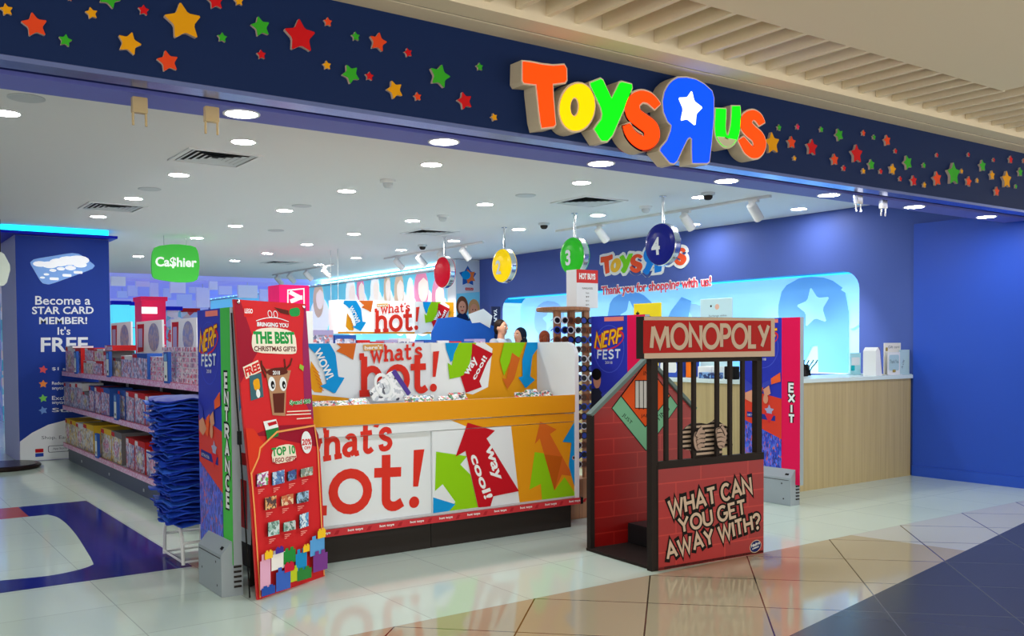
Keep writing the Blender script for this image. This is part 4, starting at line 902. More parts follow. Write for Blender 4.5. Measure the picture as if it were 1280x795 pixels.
# ================================================================== SECURITY GATES WITH PRINTED SLEEVES
GB = mat('gate_blue', (46, 56, 176), rough=.35); GRED = mat('gate_orange_red', (216, 64, 46), rough=.4)
DART = printmat('dart_print', [(40, 60, 190), (70, 90, 220), (30, 40, 130), (80, 100, 220), (200, 90, 100), (90, 110, 230), (36, 50, 160), (60, 110, 220), (50, 70, 200)], 60, stretch=(1, 1.4, .5))
NY_ = mat('nerf_yellow', (246, 186, 40)); NR = mat('nerf_red', (214, 44, 60)); SKIN = mat('skin_print', (214, 150, 120)); GUN = mat('blaster_blue', (60, 70, 180)); GUNO = mat('blaster_orange', (236, 96, 50))
GATEG = mat('gate_grey', (150, 160, 168), rough=.45)
def gate(X, word, col, label, person):
    t = thing('security_gate', label, 'security gate', (X, 5.86, 0), 'printed security gates')
    b = MB(); f = FX(X); y0, y1 = 6.19, (5.565 if X < 2 else 5.53)    # far edge, near edge ; a = -Y
    b.box(X, y1, .19, X+.05, y0, 1.735, GATEG); aL, aM, aR = -y0, -y0+.452, -y1
    def R(a0_, z0_, a1_, z1_, m, h): b.poly(f, [(a0_, z0_), (a1_, z0_), (a1_, z1_), (a0_, z1_)], m, h)
    R(aL, .19, aM, 1.735, GB, .001); cm = mat('gate_strip_'+col[0], col[1], rough=.35); R(aM, .19, aR, 1.735, cm, .001)
    R(aL+.17, 1.69, aL+.41, 1.725, mat('gate_tag', (236, 130, 120)), .002)
    for q in ([(aL, 1.08), (aM, 1.0), (aM, .62), (aL, .78)],): b.poly(f, [(x, z-.02) for x, z in q], GRED, .002)
    b.poly(f, [(aL, .76), (aM, .60), (aM, .19), (aL, .19)], DART, .003)
    # logo: leaning yellow letters on a red swoosh, white word below
    cx_ = aL+.225
    b.poly(f, [(cx_+x, 1.53+z+x*.18) for x, z in ell(0, 0, .19, .082, 28)], NR, .003)
    b.poly(f, [(cx_+x, 1.525+z+x*.18) for x, z in ell(0.01, 0, .165, .062, 28)], GB, .0036)
    for pen, m, h in ((.27, mat('nerf_edge', (150, 40, 40)), .0042), (.16, NY_, .005)): b.stext(f, 'NERF', (cx_-.175, 1.466), (cx_+.15, 1.510), (cx_-.148, 1.585), pen, m, h, px=False)
    for pen, m, h in ((.34, mat('fest_blue', (90, 130, 220)), .003), (.18, WHITE, .004)): b.stext(f, 'FEST', (cx_-.14, 1.378), (cx_+.14, 1.385), (cx_-.135, 1.445), pen, m, h, px=False)
    b.text(f, '2018', (cx_-.045, 1.335), (.09, 0), (0, .022), WHITE, .003)
    b.ring(f, ell(cx_, 1.46, .19, .2, 32), ell(cx_, 1.46, .182, .192, 32), .0015, .002, mat('gate_ring', (70, 84, 200)))
    # blaster held in two hands
    def G(l, m, h): b.poly(f, [(aL+x, z) for x, z in l], m, h)
    if person:
        G(ell(.075, 1.20, .05, .075, 18), SKIN, .004); G(ell(.07, 1.245, .062, .05, 18), BLACK, .0046); G([(0, 1.12), (.1, 1.13), (.2, 1.02), (.16, .93), (0, .9)], mat('shirt_dark', (40, 44, 60)), .005)
        G([(0, .92), (.17, 1.01), (.21, .98), (.1, .88)], SKIN, .0056)
    G([(.13, 1.08), (.44, 1.20), (.445, 1.16), (.15, 1.03)], GUN, .006); G([(.33, 1.165), (.44, 1.225), (.445, 1.14), (.335, 1.11)], GUNO, .0066); G([(.17, 1.05), (.24, 1.08), (.2, .93), (.14, .95)], GUNO, .0066)
    if not person:
        G([(0, 1.16), (.1, 1.1), (.12, 1.0), (.02, 1.02)], GUN, .005); G([(.02, 1.02), (.1, 1.05), (.17, .98), (.1, .93), (.02, .96)], SKIN, .007); G([(.24, 1.06), (.31, 1.1), (.33, 1.02), (.26, .99)], SKIN, .0074); G(ell(.27, .97, .03, .045, 16), SKIN, .0078)
    G([(.04, .79), (.04, .84), (.38, .815), (.38, .765)], mat('badge_navy', (40, 50, 140)), .004)
    b.text(f, 'LIVE THE ACTION', (aL+.05, .8), (.16, -.012), (0, .02), WHITE, .005)
    G(starpts(.31, .86, .06, 0), mat('badge_grey', (160, 164, 200)), .005); G([(.25, .84), (.37, .83), (.31, .74)], NR, .0054)
    # stacked capitals on the coloured strip
    n = len(word); zt, zb = (1.345, .515) if n > 5 else (1.13, .745); hgt = (zt-zb)/n
    for i, ch in enumerate(word):
        z1_ = zt-hgt*i; c_ = (aM+aR)/2+.01; w_ = {'I': .012, 'T': .062, 'E': .05}.get(ch, .064)
        for pen, m, h in ((.62, BLACK, .002), (.3, WHITE, .003)):
            b.stext(f, ch, (c_-w_/2, z1_-hgt*.82), (c_+w_/2, z1_-hgt*.82), (c_-w_/2, z1_-hgt*.1), pen, m, h, px=False)
    b.build('printed_sleeve', t)
    b = MB(); pf_ = Fr((X, 5.58, 0), (1, 0, 0), (0, 0, 1))
    b.prism(pf_, [(-.07, 0), (.06, 0), (.06, .2), (.055, .33), (-.005, .33), (-.07, .255)], -.44, 0, GATEG); b.build('base', t, bevel=.006)
    b = MB(); b.box(X-.072, 5.6, .232, X-.068, 6.0, .236, DGREY); sf = Fr((X-.07, 0, .255), (0, -1, 0), (.065, 0, .075))
    b.fbox(sf, -5.66, .03, -5.62, .05, 0, .002, BLACK); ef = FX(X-.07)
    for yy, zz in ((-5.66, .06), (-5.95, .12), (-5.68, .2)): b.poly(ef, ell(yy, zz, .008, .008, 10), DGREY, .001)
    for k in range(6): b.box(X+.005, 5.572, .05+.03*k, X+.05, 5.582, .062+.03*k, DGREY)
    b.build('vent_slots', t)
    return t
gate(1.89, 'ENTRANCE', ('green', (70, 190, 60)), 'security gate with a green strip spelling the word ENTRANCE', False)
gate(5.22, 'EXIT', ('pink', (226, 24, 84)), 'security gate with a pink strip half hidden behind the jail stand, next to the sunglasses', True)
gate(7.15, 'EXIT', ('pink', (226, 24, 84)), 'security gate with a pink strip spelling EXIT in front of the wooden counter', False)
# cable hanging between the gate and the toy board
b = MB(); b.tube([(1.893, 5.542, 1.70), (1.905, 5.515, 1.2), (1.915, 5.49, .9), (1.93, 5.47, .5), (1.95, 5.465, .006)], .005, BLACK, 6); b.box(1.902, 5.485, .92, 1.924, 5.505, 1.0, BLACK)
tag(b.build('power_cable'), 'black cable with a switch hanging beside the green security gate', 'cable')

# ================================================================== LEANING CHRISTMAS BOARD
LO = Vector((1.977, 5.409, 0)); LU = Vector((.564, .304, 0)).normalized(); LB_ = Vector((-LU.y, LU.x, 0))
LV = (Vector((0, 0, 1.762))+LB_*.15); LH = LV.length
lf = Fr(LO, LU, LV)
brd = thing('advertising_board', 'red Christmas gift advertising board leaning back in front of the bin', 'advertising board', LO+LU*.32)
LR = mat('board_red', (206, 40, 44), rough=.4); LRD = mat('board_dark_red', (150, 22, 44), rough=.4); LRM = mat('board_purple', (150, 40, 90), rough=.4)
b = MB(); bl = lf.px(322, 750); br_ = lf.px(406, 720); tl_ = lf.px(292, 374); t2 = lf.px(382, 380)
outl = [bl, br_, lf.px(404, 640), lf.px(400, 565), lf.px(392, 530), t2, tl_, lf.px(304, 520), lf.px(313, 610)]
b.prism(lf, outl, -.012, 0, LR, mat('board_edge', (190, 60, 60)))
L0 = [.0005]
def inside(q):
    hull = [bl, br_, lf.px(404, 640), lf.px(400, 565), t2, tl_]
    for i in range(len(hull)):
        A_, B_h = Vector(hull[i]), Vector(hull[(i+1) % len(hull)]); e_ = B_h-A_; o = []
        f_ = lambda p: e_.x*(p[1]-A_.y)-e_.y*(p[0]-A_.x)
        for k in range(len(q)):
            a, b_ = q[k-1], q[k]; fa, fb = f_(a), f_(b_)
            if (fa >= 0) != (fb >= 0): t_ = fa/(fa-fb); o.append((a[0]+(b_[0]-a[0])*t_, a[1]+(b_[1]-a[1])*t_))
            if fb >= 0: o.append(b_)
        q = o
        if len(q) < 3: return None
    return q
def PL(l, m, soften=0):
    L0[0] += .00035; q = inside(lf.pxs(l))
    if not q: return
    b.poly(lf, soft(q, soften, .2) if soften else q, m, L0[0])
PL([(292, 374), (300, 375), (322, 440), (300, 480), (296, 420)], LRD); PL([(380, 386), (382, 382), (392, 526), (380, 500), (378, 430)], LRM)
PL([(392, 530), (405, 560), (330, 545), (313, 545), (345, 532)], LRD)
CREAM = mat('board_cream', (236, 226, 206)); BG = mat('board_green', (36, 150, 70)); BGD = mat('brick_toy_green', (40, 120, 60)); BBR = mat('board_brown', (92, 40, 30))
PL([(304, 383), (316, 384), (316, 396), (305, 396)], RED); b.tpx(lf, 'LEGO', (305.5, 391.5), (315.5, 392), (305.5, 385.5), WHITE, L0[0]+.0004, .03)
PL([(362, 386), (372, 384), (375, 388), (374, 395), (364, 396), (361, 391)], BG, 1); PL([(342, 384), (360, 388), (361, 394), (350, 391)], BBR)
for c_ in ((337, 392.5), (344, 393)):
    e = lf.px(*c_); b.ring(lf, ell(e[0], e[1], .02, .024, 16, 20), ell(e[0], e[1], .015, .019, 16, 20), L0[0], L0[0]+.0006, WHITE)
ap = lf.pxs([(320, 401), (330, 398), (341, 397), (350, 398.5), (360, 402)]); b.stroke(lf, catmull(ap, 4), .005, WHITE, L0[0]+.0003)
b.tpx(lf, 'BRINGING YOU', (321, 408), (360, 409.5), (321, 402.5), WHITE, L0[0]+.0005, .04)
PL([(315, 417), (322, 411), (342, 409), (362, 413), (369, 419), (371, 441), (364, 443), (318, 441), (314, 432)], CREAM, 1)
b.tpx(lf, 'THE BEST', (317, 430), (368, 430), (316, 414), BG, L0[0]+.0005, .05); b.tpx(lf, 'CHRISTMAS GIFTS', (317, 439), (369, 439.5), (317, 432.5), BBR, L0[0]+.0005, .03)
PL([(303, 459), (322, 450), (326, 464), (307, 474)], CREAM); b.tpx(lf, 'FREE', (307, 471.5), (325, 463), (304.5, 460.5), RED, L0[0]+.0005, .05)
PL([(311, 470), (326, 466), (329, 496), (313, 501)], mat('pack_teal', (60, 100, 110))); PL([(315, 476), (323, 472), (325, 486), (318, 489)], YEL, 1)
e = lf.px(322, 492); b.poly(lf, ell(e[0], e[1], .018, .026), WHITE, L0[0]+.0005)
# deer face on the gift offer
for l in ([(331, 471), (327, 462), (326, 452)], [(333, 466), (326, 455)], [(352, 466), (356, 458), (355, 450)], [(354, 464), (362, 456), (364, 449)]): b.stroke(lf, lf.pxs(l), .013, BBR, L0[0]+.0005)
PL([(331, 461), (363, 463), (357, 488), (356, 520), (340, 519), (336, 490)], mat('deer_tan', (176, 132, 98))); PL([(332, 464), (340, 460), (356, 459), (360, 466), (352, 469), (336, 470)], BBR, 1); PL([(340, 492), (355, 491), (354, 516), (342, 516)], BBR)
for c_ in ((339, 480), (353, 480)):
    e = lf.px(*c_); b.poly(lf, ell(e[0], e[1], .033, .045, 20), WHITE, L0[0]+.0008); b.poly(lf, ell(e[0]+.006, e[1]-.006, .017, .025, 18), BLACK, L0[0]+.0014); b.poly(lf, ell(e[0]+.009, e[1]-.012, .005, .008, 12), WHITE, L0[0]+.002)
b.tpx(lf, '2018', (340, 468.5), (349, 468.5), (340, 463.5), WHITE, L0[0]+.0012, .03)
b.tpx(lf, 'Spend $80', (361, 508), (388, 506), (361, 500), WHITE, L0[0]+.0005, .09); b.tpx(lf, 'Spend $80', (361, 508), (388, 506), (361, 500), BG, L0[0]+.001, .03)
for yy, x0_ in ((514, 358), (518, 357), (523, 370)): PL([(x0_, yy), (388, yy-1.4), (388, yy-.1), (x0_, yy+1.3)], CREAM)
PL([(374, 455), (379, 458), (378, 464), (373, 460)], mat('toy_green', (150, 190, 60)))
# gift box and red cloak, gold edge of the lower board
PL([(306, 535), (316, 536), (330, 556), (322, 575), (312, 600), (309, 570)], mat('cloak_red', (214, 56, 34))); PL([(328, 527), (344, 524), (347, 534), (331, 538)], WHITE); PL([(331, 538), (347, 534), (347, 545), (333, 550)], BGD); PL([(333, 529), (344, 526), (345, 530), (335, 533)], DKRED)
gold = mat('board_gold', (236, 160, 90))
for l in ([(313, 592), (322, 572), (324, 560), (345, 540), (392, 532)], [(392, 532), (396, 560), (399, 620), (404, 718)], [(313, 592), (317, 640), (324, 746)]): b.stroke(lf, lf.pxs(l), .012, gold, L0[0]+.0004)
e = lf.px(382, 553); b.poly(lf, ell(e[0], e[1], .052, .072, 22), WHITE, L0[0]+.0006); b.tpx(lf, '20%', (376, 557), (388, 556), (376, 549), RED, L0[0]+.0012, .03); b.tpx(lf, 'OFF', (379, 562), (387, 561.5), (379, 558), RED, L0[0]+.0012, .03)
PL([(338, 566), (345, 558), (358, 555), (367, 557), (370, 575), (340, 581)], CREAM, 1)
b.tpx(lf, 'TOP 10', (339, 571), (368, 567), (338, 560), BG, L0[0]+.0005, .04); b.tpx(lf, 'LEGO GIFTS', (340, 579), (369, 575.5), (340, 573), LRD, L0[0]+.0005, .03)
bx = [(320, 590, 334, 609), (339, 588, 354, 607), (358, 587, 369, 602), (374, 584, 389, 597), (329, 620, 343, 638), (349, 618, 364, 633), (368, 614, 383, 630), (332, 651, 346, 671), (351, 651, 366, 665), (371, 641, 382, 661)]
SETS = [printmat('set_print_%d' % i, c_, 55) for i, c_ in enumerate(([(90, 170, 80), (230, 230, 240), (160, 60, 140)], [(80, 130, 190), (190, 210, 230), (60, 90, 150)], [(40, 70, 140), (90, 140, 190), (30, 40, 60)], [(120, 140, 130), (200, 210, 200), (160, 140, 100)], [(200, 120, 60), (70, 40, 40), (220, 180, 120)], [(200, 110, 60), (170, 60, 40), (230, 200, 160)], [(40, 50, 60), (90, 120, 140), (150, 190, 220)], [(150, 190, 180), (200, 220, 220), (90, 130, 120)], [(120, 160, 150), (190, 200, 200), (70, 100, 90)], [(90, 160, 210), (220, 235, 245), (60, 110, 160)]))]
for i, (x0_, y0_, x1_, y1_) in enumerate(bx):
    PL([(x0_, y0_+2.5), (x1_, y0_-1), (x1_, y1_-3.5), (x0_, y1_)], SETS[i]); PL([(x0_-1.2, y0_+3.5), (x0_, y0_+2.5), (x0_, y1_), (x0_-1.2, y1_-1)], BLACK)
    for k in range(3): PL([(x0_+1, y1_+3+2.4*k), (x0_+(9, 7, 4)[k], y1_+1.8+2.4*k), (x0_+(9, 7, 4)[k], y1_+2.8+2.4*k), (x0_+1, y1_+4+2.4*k)], mat('board_pale_ink', (236, 150, 140)))
# heap of plain toy bricks along the foot of the board
def brick(x, y, w_, h_, col):
    m = mat('toybrick_%d_%d_%d' % col, col); PL([(x, y), (x+w_, y-w_*.30), (x+w_, y-w_*.30+h_), (x, y+h_)], m)
    for k in range(2): sx_ = x+w_*(.14+.42*k); PL([(sx_, y-w_*.30*(.14+.42*k)-h_*.22), (sx_+w_*.26, y-w_*.30*(.40+.42*k)-h_*.22), (sx_+w_*.26, y-w_*.30*(.40+.42*k)+.5), (sx_, y-w_*.30*(.14+.42*k)+.5)], m)
for a_ in [(321, 702, 13, 36, (226, 170, 200)), (335, 694, 17, 20, (240, 236, 232)), (350, 690, 15, 16, (40, 140, 60)), (365, 693, 14, 24, (30, 140, 200)), (383, 676, 18, 20, (90, 160, 220)), (322, 736, 17, 10, (40, 80, 170)), (340, 716, 18, 24, (60, 100, 190)), (358, 712, 9, 16, (190, 200, 40)), (366, 714, 18, 13, (50, 130, 60)), (386, 695, 18, 21, (120, 60, 140)), (350, 706, 12, 10, (200, 30, 60)), (325, 691, 10, 9, (244, 196, 40)), (373, 683, 8, 8, (244, 196, 40)), (391, 664, 10, 10, (244, 196, 40)), (338, 686, 10, 7, (70, 50, 150))]: brick(*a_)
b.build('board', brd)
b = MB()
for c_ in ((297, 377.5), (379, 384)):
    e = lf.px(*c_); b.lathe(lf.at(e[0], e[1], .0), [(.012, 0), (.012, .008), (.006, .012)], CHROME, 12, ax=lf.n)
b.build('rivet', brd)
b = MB(); b.obox(LO+LU*.2+LB_*.135+Vector((0, 0, 1.5)), LU*.24, LB_*.1-Vector((0, 0, 1.495)), LB_*.008, DGREY); b.build('strut', brd)

# ================================================================== PILE OF BLUE SHOPPING BAGS ON A WIRE RACK
BAGM = [mat('bag_blue_%d' % i, c_, rough=.45, noise=.5, nscale=60) for i, c_ in enumerate([(40, 84, 214), (32, 66, 196), (52, 104, 226), (26, 52, 176)])]
RX, RY = 2.0, 6.76
rk = thing('wire_rack', 'white wire rack standing on the floor under the blue bags', 'rack', (RX, RY, 0))
for sx in (-.13, .13):
    b = MB(); b.tube([(RX+sx, RY-.23, .012), (RX+sx, RY-.21, .20), (RX+sx, RY-.15, .27), (RX+sx, RY+.15, .27), (RX+sx, RY+.21, .2), (RX+sx, RY+.23, .012)], .013, WPAINT); b.build('leg', rk)
b = MB()
for z in (.03, .16): b.tube([(RX-.13, RY-.225, z), (RX+.13, RY-.225, z)], .009, WPAINT, 6); b.tube([(RX-.13, RY+.225, z), (RX+.13, RY+.225, z)], .009, WPAINT, 6)
for k in range(5): b.tube([(RX-.13, RY-.14+.07*k, .27), (RX+.13, RY-.14+.07*k, .27)], .006, WPAINT, 6)
for sx in (-.13, .13): b.tube([(RX+sx, RY-.225, .03), (RX+sx, RY+.225, .03)], .009, WPAINT, 6)
b.build('crossbar', rk)
def bagmesh(seed):
    rn = random.Random(seed); b = MB(); nx, ny = 12, 10; V = []
    ph = [rn.uniform(0, 6.28) for _ in range(6)]
    for lay in (0, 1):
        for j in range(ny+1):
            for i in range(nx+1):
                x = -.19+.38*i/nx; y = -.22+.44*j/ny; e = max(abs(x)/.19, abs(y)/.22)
                w_ = .004*math.sin(9*x+ph[0])+.003*math.sin(11*y+ph[1])+.002*math.sin(60*x+40*y+ph[2])-.014*max(0, e-.7)/.3*(.7+.7*math.sin(19*(x-y)+ph[3]))
                jx = 1+.04*math.sin(30*y+ph[4]); jy = 1+.04*math.sin(30*x+ph[5])
                V.append((x*jx, y*jy, w_+(.017*(1-.4*e**3) if lay else 0)))
    n1 = (nx+1)*(ny+1); F = []
    for j in range(ny):
        for i in range(nx):
            q = [j*(nx+1)+i, j*(nx+1)+i+1, (j+1)*(nx+1)+i+1, (j+1)*(nx+1)+i]; F.append(q[::-1]); F.append([k+n1 for k in q])
    ed = [i for i in range(nx+1)]+[(j+1)*(nx+1)+nx for j in range(ny)]+[ny*(nx+1)+i for i in range(nx-1, -1, -1)]+[j*(nx+1) for j in range(ny-1, 0, -1)]
    for k in range(len(ed)): a, c_ = ed[k], ed[(k+1) % len(ed)]; F.append([a, c_, c_+n1, a+n1])
    b.add(V, F, BAGM[seed % 4], True); return b
protos = []
for i in range(46):
    z = .287+i*.0189; lean = -.055*(i/46)
    if i < 6:
        o = bagmesh(i).build('shopping_bag', origin=(0, 0, 0)); protos.append(o)
    else:
        o = protos[i % 6].copy(); COL.objects.link(o)
    o.location = (RX+lean+random.uniform(-.022, .022), RY+random.uniform(-.03, .03), z); o.rotation_euler.z = random.uniform(-.16, .16)+math.pi*(i % 2)
    tag(o, 'blue folded shopping bag in the tall pile beside the green security gate' if i < 45 else 'topmost blue shopping bag of the tall pile beside the green security gate', 'shopping bag', 'pile of blue shopping bags')
# ================================================================== TOY SHELVES ON THE LEFT
GX = 2.40; gy0, gy1 = 7.6, 13.72
gz = [onx(150, 590, GX).z, 0, 0]
PINKL = printmat('lip_print', [(226, 160, 196), (232, 190, 214), (214, 120, 170), (236, 206, 224)], 60, stretch=(1, 1, 1)); REDL = printmat('lip_red_print', [(214, 80, 110), (226, 150, 180), (200, 60, 96)], 60)
gf = FX(GX)
def zat(x, y): return gf.px(x, y)[1]
lipz = [(zat(79, 555)+zat(219, 612))/2, (zat(79, 508)+zat(170, 532))/2, (zat(77, 463)+zat(248, 489))/2]
gon = thing('gondola_shelf', 'long white toy shelf unit with three decks standing left of the green security gate', 'shelf unit', (GX+.3, (gy0+gy1)/2, 0))
SHW = mat('shelf_white', (206, 206, 220), rough=.5); SHG = mat('shelf_grey', (92, 98, 112), rough=.4); SHD = mat('shelf_back_dark', (64, 50, 58), rough=.6)
b = MB(); b.box(GX+.05, gy0, 0, GX+.95, gy1, lipz[0]-.045, SHG)
for k in range(4): b.box(GX+.044, gy0+1.5*k+.75, .05, GX+.05, gy0+1.5*k+.78, .08, LGREY)
b.build('base', gon); b = MB(); b.box(GX+.46, gy0, lipz[0]-.03, GX+.50, gy1, 1.42, SHD); b.build('back_panel', gon)
for i, z in enumerate(lipz):
    b = MB(); b.box(GX, gy0, z-.012, GX+.46, gy1, z+.012, SHW); b.box(GX-.012, gy0, z-.035, GX, gy1, z+.022, (PINKL, PINKL, PINKL)[i]); b.box(GX-.013, gy0, z+.016, GX-.002, gy1, z+.024, REDL)
    b.build('shelf', gon)
for k in range(5):
    y = gy0+.02+k*(gy1-gy0-.08)/4; b = MB(); b.box(GX+.44, y, 0, GX+.47, y+.04, 1.45, SHW); b.build('upright', gon)
for sgn in (1,):
    b = MB(); b.box(GX+.5, gy0, lipz[0]-.03, GX+.95, gy1, lipz[0], SHW); b.box(GX+.5, gy0, lipz[1]-.03, GX+.9, gy1, lipz[1], SHW); b.build('rear_deck', gon)
PR = [printmat('box_warm', [(230, 222, 200), (234, 230, 220), (200, 170, 110), (226, 190, 80), (140, 126, 124), (210, 204, 200), (176, 166, 164)], 30),
      printmat('box_cool', [(206, 206, 226), (150, 156, 200), (230, 226, 240), (96, 100, 140), (206, 120, 130), (186, 184, 210), (130, 130, 160)], 30),
      printmat('box_red', [(200, 70, 84), (226, 216, 226), (110, 120, 190), (216, 186, 190), (130, 80, 100), (206, 200, 220), (190, 100, 110)], 32),
      printmat('box_pink', [(236, 200, 216), (206, 60, 84), (240, 232, 236), (150, 110, 140), (226, 150, 180), (190, 170, 190)], 34)]
SD = {'y': mat('side_yellow', (232, 186, 50)), 'r': mat('side_red', (204, 44, 46)), 'b': mat('side_blue', (52, 92, 180)), 'w': mat('side_white', (226, 222, 230)), 'g': mat('side_grey', (120, 116, 120)), 'p': mat('side_pink', (222, 130, 160)), 'l': mat('side_lilac', (170, 160, 206))}
def toybox(y0, y1, z, h, pm, side, dep, xo, label, group, window=True):
    t = thing('toy_box', label, 'toy box', (GX+xo+dep/2, (y0+y1)/2, z), group)
    b = MB(); x0 = GX+xo; b.box(x0, y0, z, x0+dep, y1, z+h, SD[side]); b.build('carton', t)
    b = MB(); f = FX(x0); a0_, a1_ = -y1, -y0; w_ = a1_-a0_
    b.poly(f, [(a0_+.006, z+.006), (a1_-.006, z+.006), (a1_-.006, z+h-.006), (a0_+.006, z+h-.006)], pm, .001)
    b.poly(f, [(a0_+.006, z+h*.86), (a1_-.006, z+h*.80), (a1_-.006, z+h-.006), (a0_+.006, z+h-.006)], SD[side], .002)
    if window: b.poly(f, soft(ell(a0_+w_*.5, z+h*.45, w_*.3, h*.26, 12), 1), PR[(len(label)) % 4], .0025)
    b.poly(f, [(a0_+.01, z+h*.84), (a0_+w_*.35, z+h*.82), (a0_+w_*.33, z+h*.96), (a0_+.02, z+h*.97)], SD['r' if side != 'r' else 'w'], .003)
    b.build('printed_front', t); return t
DK = ['bottom deck', 'middle deck', 'top deck']
# bottom deck (far end first)
def yat(x, z): # depth along the shelf for photo column x
    return onx(x, 520, GX+.03).y
def row(deck, items, group):
    z = lipz[deck]+.0125
    for i, (xa, xb, h, pm, side, dep) in enumerate(items):
        y1, y0 = onx(xa, 540, GX+.03).y, onx(xb, 540, GX+.03).y
        toybox(y0+.008, y1-.008, z, h*(1.08, 1.16, 1.18)[deck], PR[pm], side, dep, .03, 'boxed toy on the %s of the left shelf unit, %s from the far end' % (DK[deck], ordw(i)), group)
row(0, [(82, 88, .30, 0, 'y', .3), (88, 95, .30, 0, 'y', .3), (95, 104, .29, 0, 'w', .3), (104, 117, .31, 0, 'y', .3), (126, 139, .32, 0, 'y', .3), (139, 152, .32, 0, 'g', .3), (157, 168, .30, 2, 'r', .3), (168, 181, .30, 2, 'r', .3), (182, 199, .25, 1, 'r', .3), (199, 217, .25, 1, 'r', .3), (217, 236, .25, 1, 'r', .3)], 'boxes on the bottom deck')
row(1, [(81, 88, .27, 1, 'l', .25), (88, 95, .27, 1, 'w', .25), (95, 104, .28, 1, 'w', .25), (104, 112, .20, 1, 'g', .25), (112, 119, .27, 2, 'b', .25), (119, 127, .27, 2, 'r', .25), (127, 138, .27, 2, 'b', .25), (148, 157, .27, 1, 'b', .25), (158, 169, .27, 1, 'r', .25), (169, 182, .27, 1, 'r', .25), (182, 195, .26, 2, 'r', .25), (203, 220, .26, 2, 'r', .25), (220, 238, .26, 2, 'r', .25)], 'boxes on the middle deck')
row(2, [(84, 93, .29, 3, 'w', .25), (93, 103, .27, 3, 'r', .25), (106, 118, .14, 0, 'w', .25), (118, 130, .14, 3, 'r', .25), (131, 141, .24, 3, 'g', .25), (143, 153, .18, 0, 'g', .25), (153, 167, .20, 1, 'w', .25), (167, 186, .22, 1, 'b', .25)], 'boxes on the top deck')
z2 = lipz[2]+.0125
for i, (xa, xb) in enumerate([(106, 118), (118, 130), (131, 141)]):
    y1, y0 = onx(xa, 450, GX+.03).y, onx(xb, 450, GX+.03).y
    toybox(y0+.01, y1-.01, z2+(.167, .167, .285)[i], (.15, .14, .06)[i], PR[(3, 0, 3)[i]], 'rwr'[i], .25, .03, 'toy box stacked on another box on the top deck, %s from the far end' % ordw(i), 'boxes on the top deck')
# a wall of small pink packets near the bags
ya, yb = onx(188, 470, GX+.06).y, 7.66; nc, nr = 9, 7
for c_ in range(nc):
    for r_ in range(nr):
        y1 = ya-(ya-yb)*c_/nc; y0 = ya-(ya-yb)*(c_+1)/nc; z = z2+r_*.046+.001
        if r_ in (5, 6) and c_ < 2: continue
        b = MB(); b.box(GX+.06, y0+.006, z, GX+.22, y1-.006, z+.044, SD['w']); f = FX(GX+.06)
        b.poly(f, [(-y1+.012, z+.004), (-y0-.012, z+.004), (-y0-.012, z+.041), (-y1+.012, z+.041)], PR[3], .001)
        tag(b.build('toy_packet'), 'small pink packet on the top deck, %s column from far end, %s row up' % (ordw(c_), ordw(r_)), 'toy packet', 'block of small pink packets')
# tall blue price talkers
for i, (x, deck) in enumerate([(95, 2), (135.5, 2), (208, 2), (144, 1), (201, 1), (119, 0)]):
    z = lipz[deck]+.01; P = onx(x, 500, GX-.03); b = MB(); y = P.y; X0 = GX-.03
    t = thing('price_card', 'tall blue price card on the %s, %s from the far end' % (DK[deck], ordw([0, 1, 2, 0, 1, 0][i])), 'price card', (X0, y, z), 'blue price cards on the shelf'); hgt = .28
    b.box(X0, y-.07, z, X0+.03, y+.07, z+hgt, SD['b']); b.build('card', t); f = FX(X0); b = MB(); b.poly(f, [(-y-.055, z+.02), (-y+.045, z+.02), (-y+.045, z+hgt*.70), (-y-.055, z+hgt*.70)], WHITE, .001)
    b.poly(f, ell(-y-.005, z+.06, .022, .016, 12), BLACK, .002); b.poly(f, [(-y-.05, z+hgt*.72), (-y+.04, z+hgt*.72), (-y+.02, z+hgt*.95), (-y-.05, z+hgt*.92)], mat('card_sky', (120, 170, 226)), .001); b.build('label_sheet', t)
# white header boards with an oval picture
for i, (xa, xb, ya_, yb_) in enumerate([(139, 164, 403, 428), (171, 203, 401, 430), (214, 246, 398, 429)]):
    X0 = GX+.42; f = FX(X0); A = f.px(xa, yb_); B = f.px(xb, yb_); zt = f.px((xa+xb)/2, ya_)[1]
    t = thing('header_board', 'white board with red tag and oval picture above the toy shelf, %s from far end' % ordw(i), 'sign board', (X0, -(A[0]+B[0])/2, 1.42), 'header boards above the toy shelf')
    b = MB(); b.fbox(f, A[0], 1.40, B[0], zt, -.02, 0, mat('header_white', (226, 226, 236))); w_ = B[0]-A[0]; hz = zt-1.42
    b.poly(f, ell(A[0]+w_*.68, 1.44+hz*.45, w_*.21, hz*.42, 24), printmat('header_oval', [(130, 130, 170), (160, 150, 160), (120, 130, 180), (176, 160, 170)], 26), .001)
    b.poly(f, [(A[0]+.03, 1.44), (A[0]+w_*.28, 1.45), (A[0]+w_*.32, zt-.03), (A[0]+.04, zt-.03)], DKRED, .001); b.poly(f, [(A[0]+.07, 1.5), (A[0]+w_*.24, 1.5), (A[0]+w_*.25, zt-.08), (A[0]+.08, zt-.08)], SD['l'], .002); b.build('board', t)

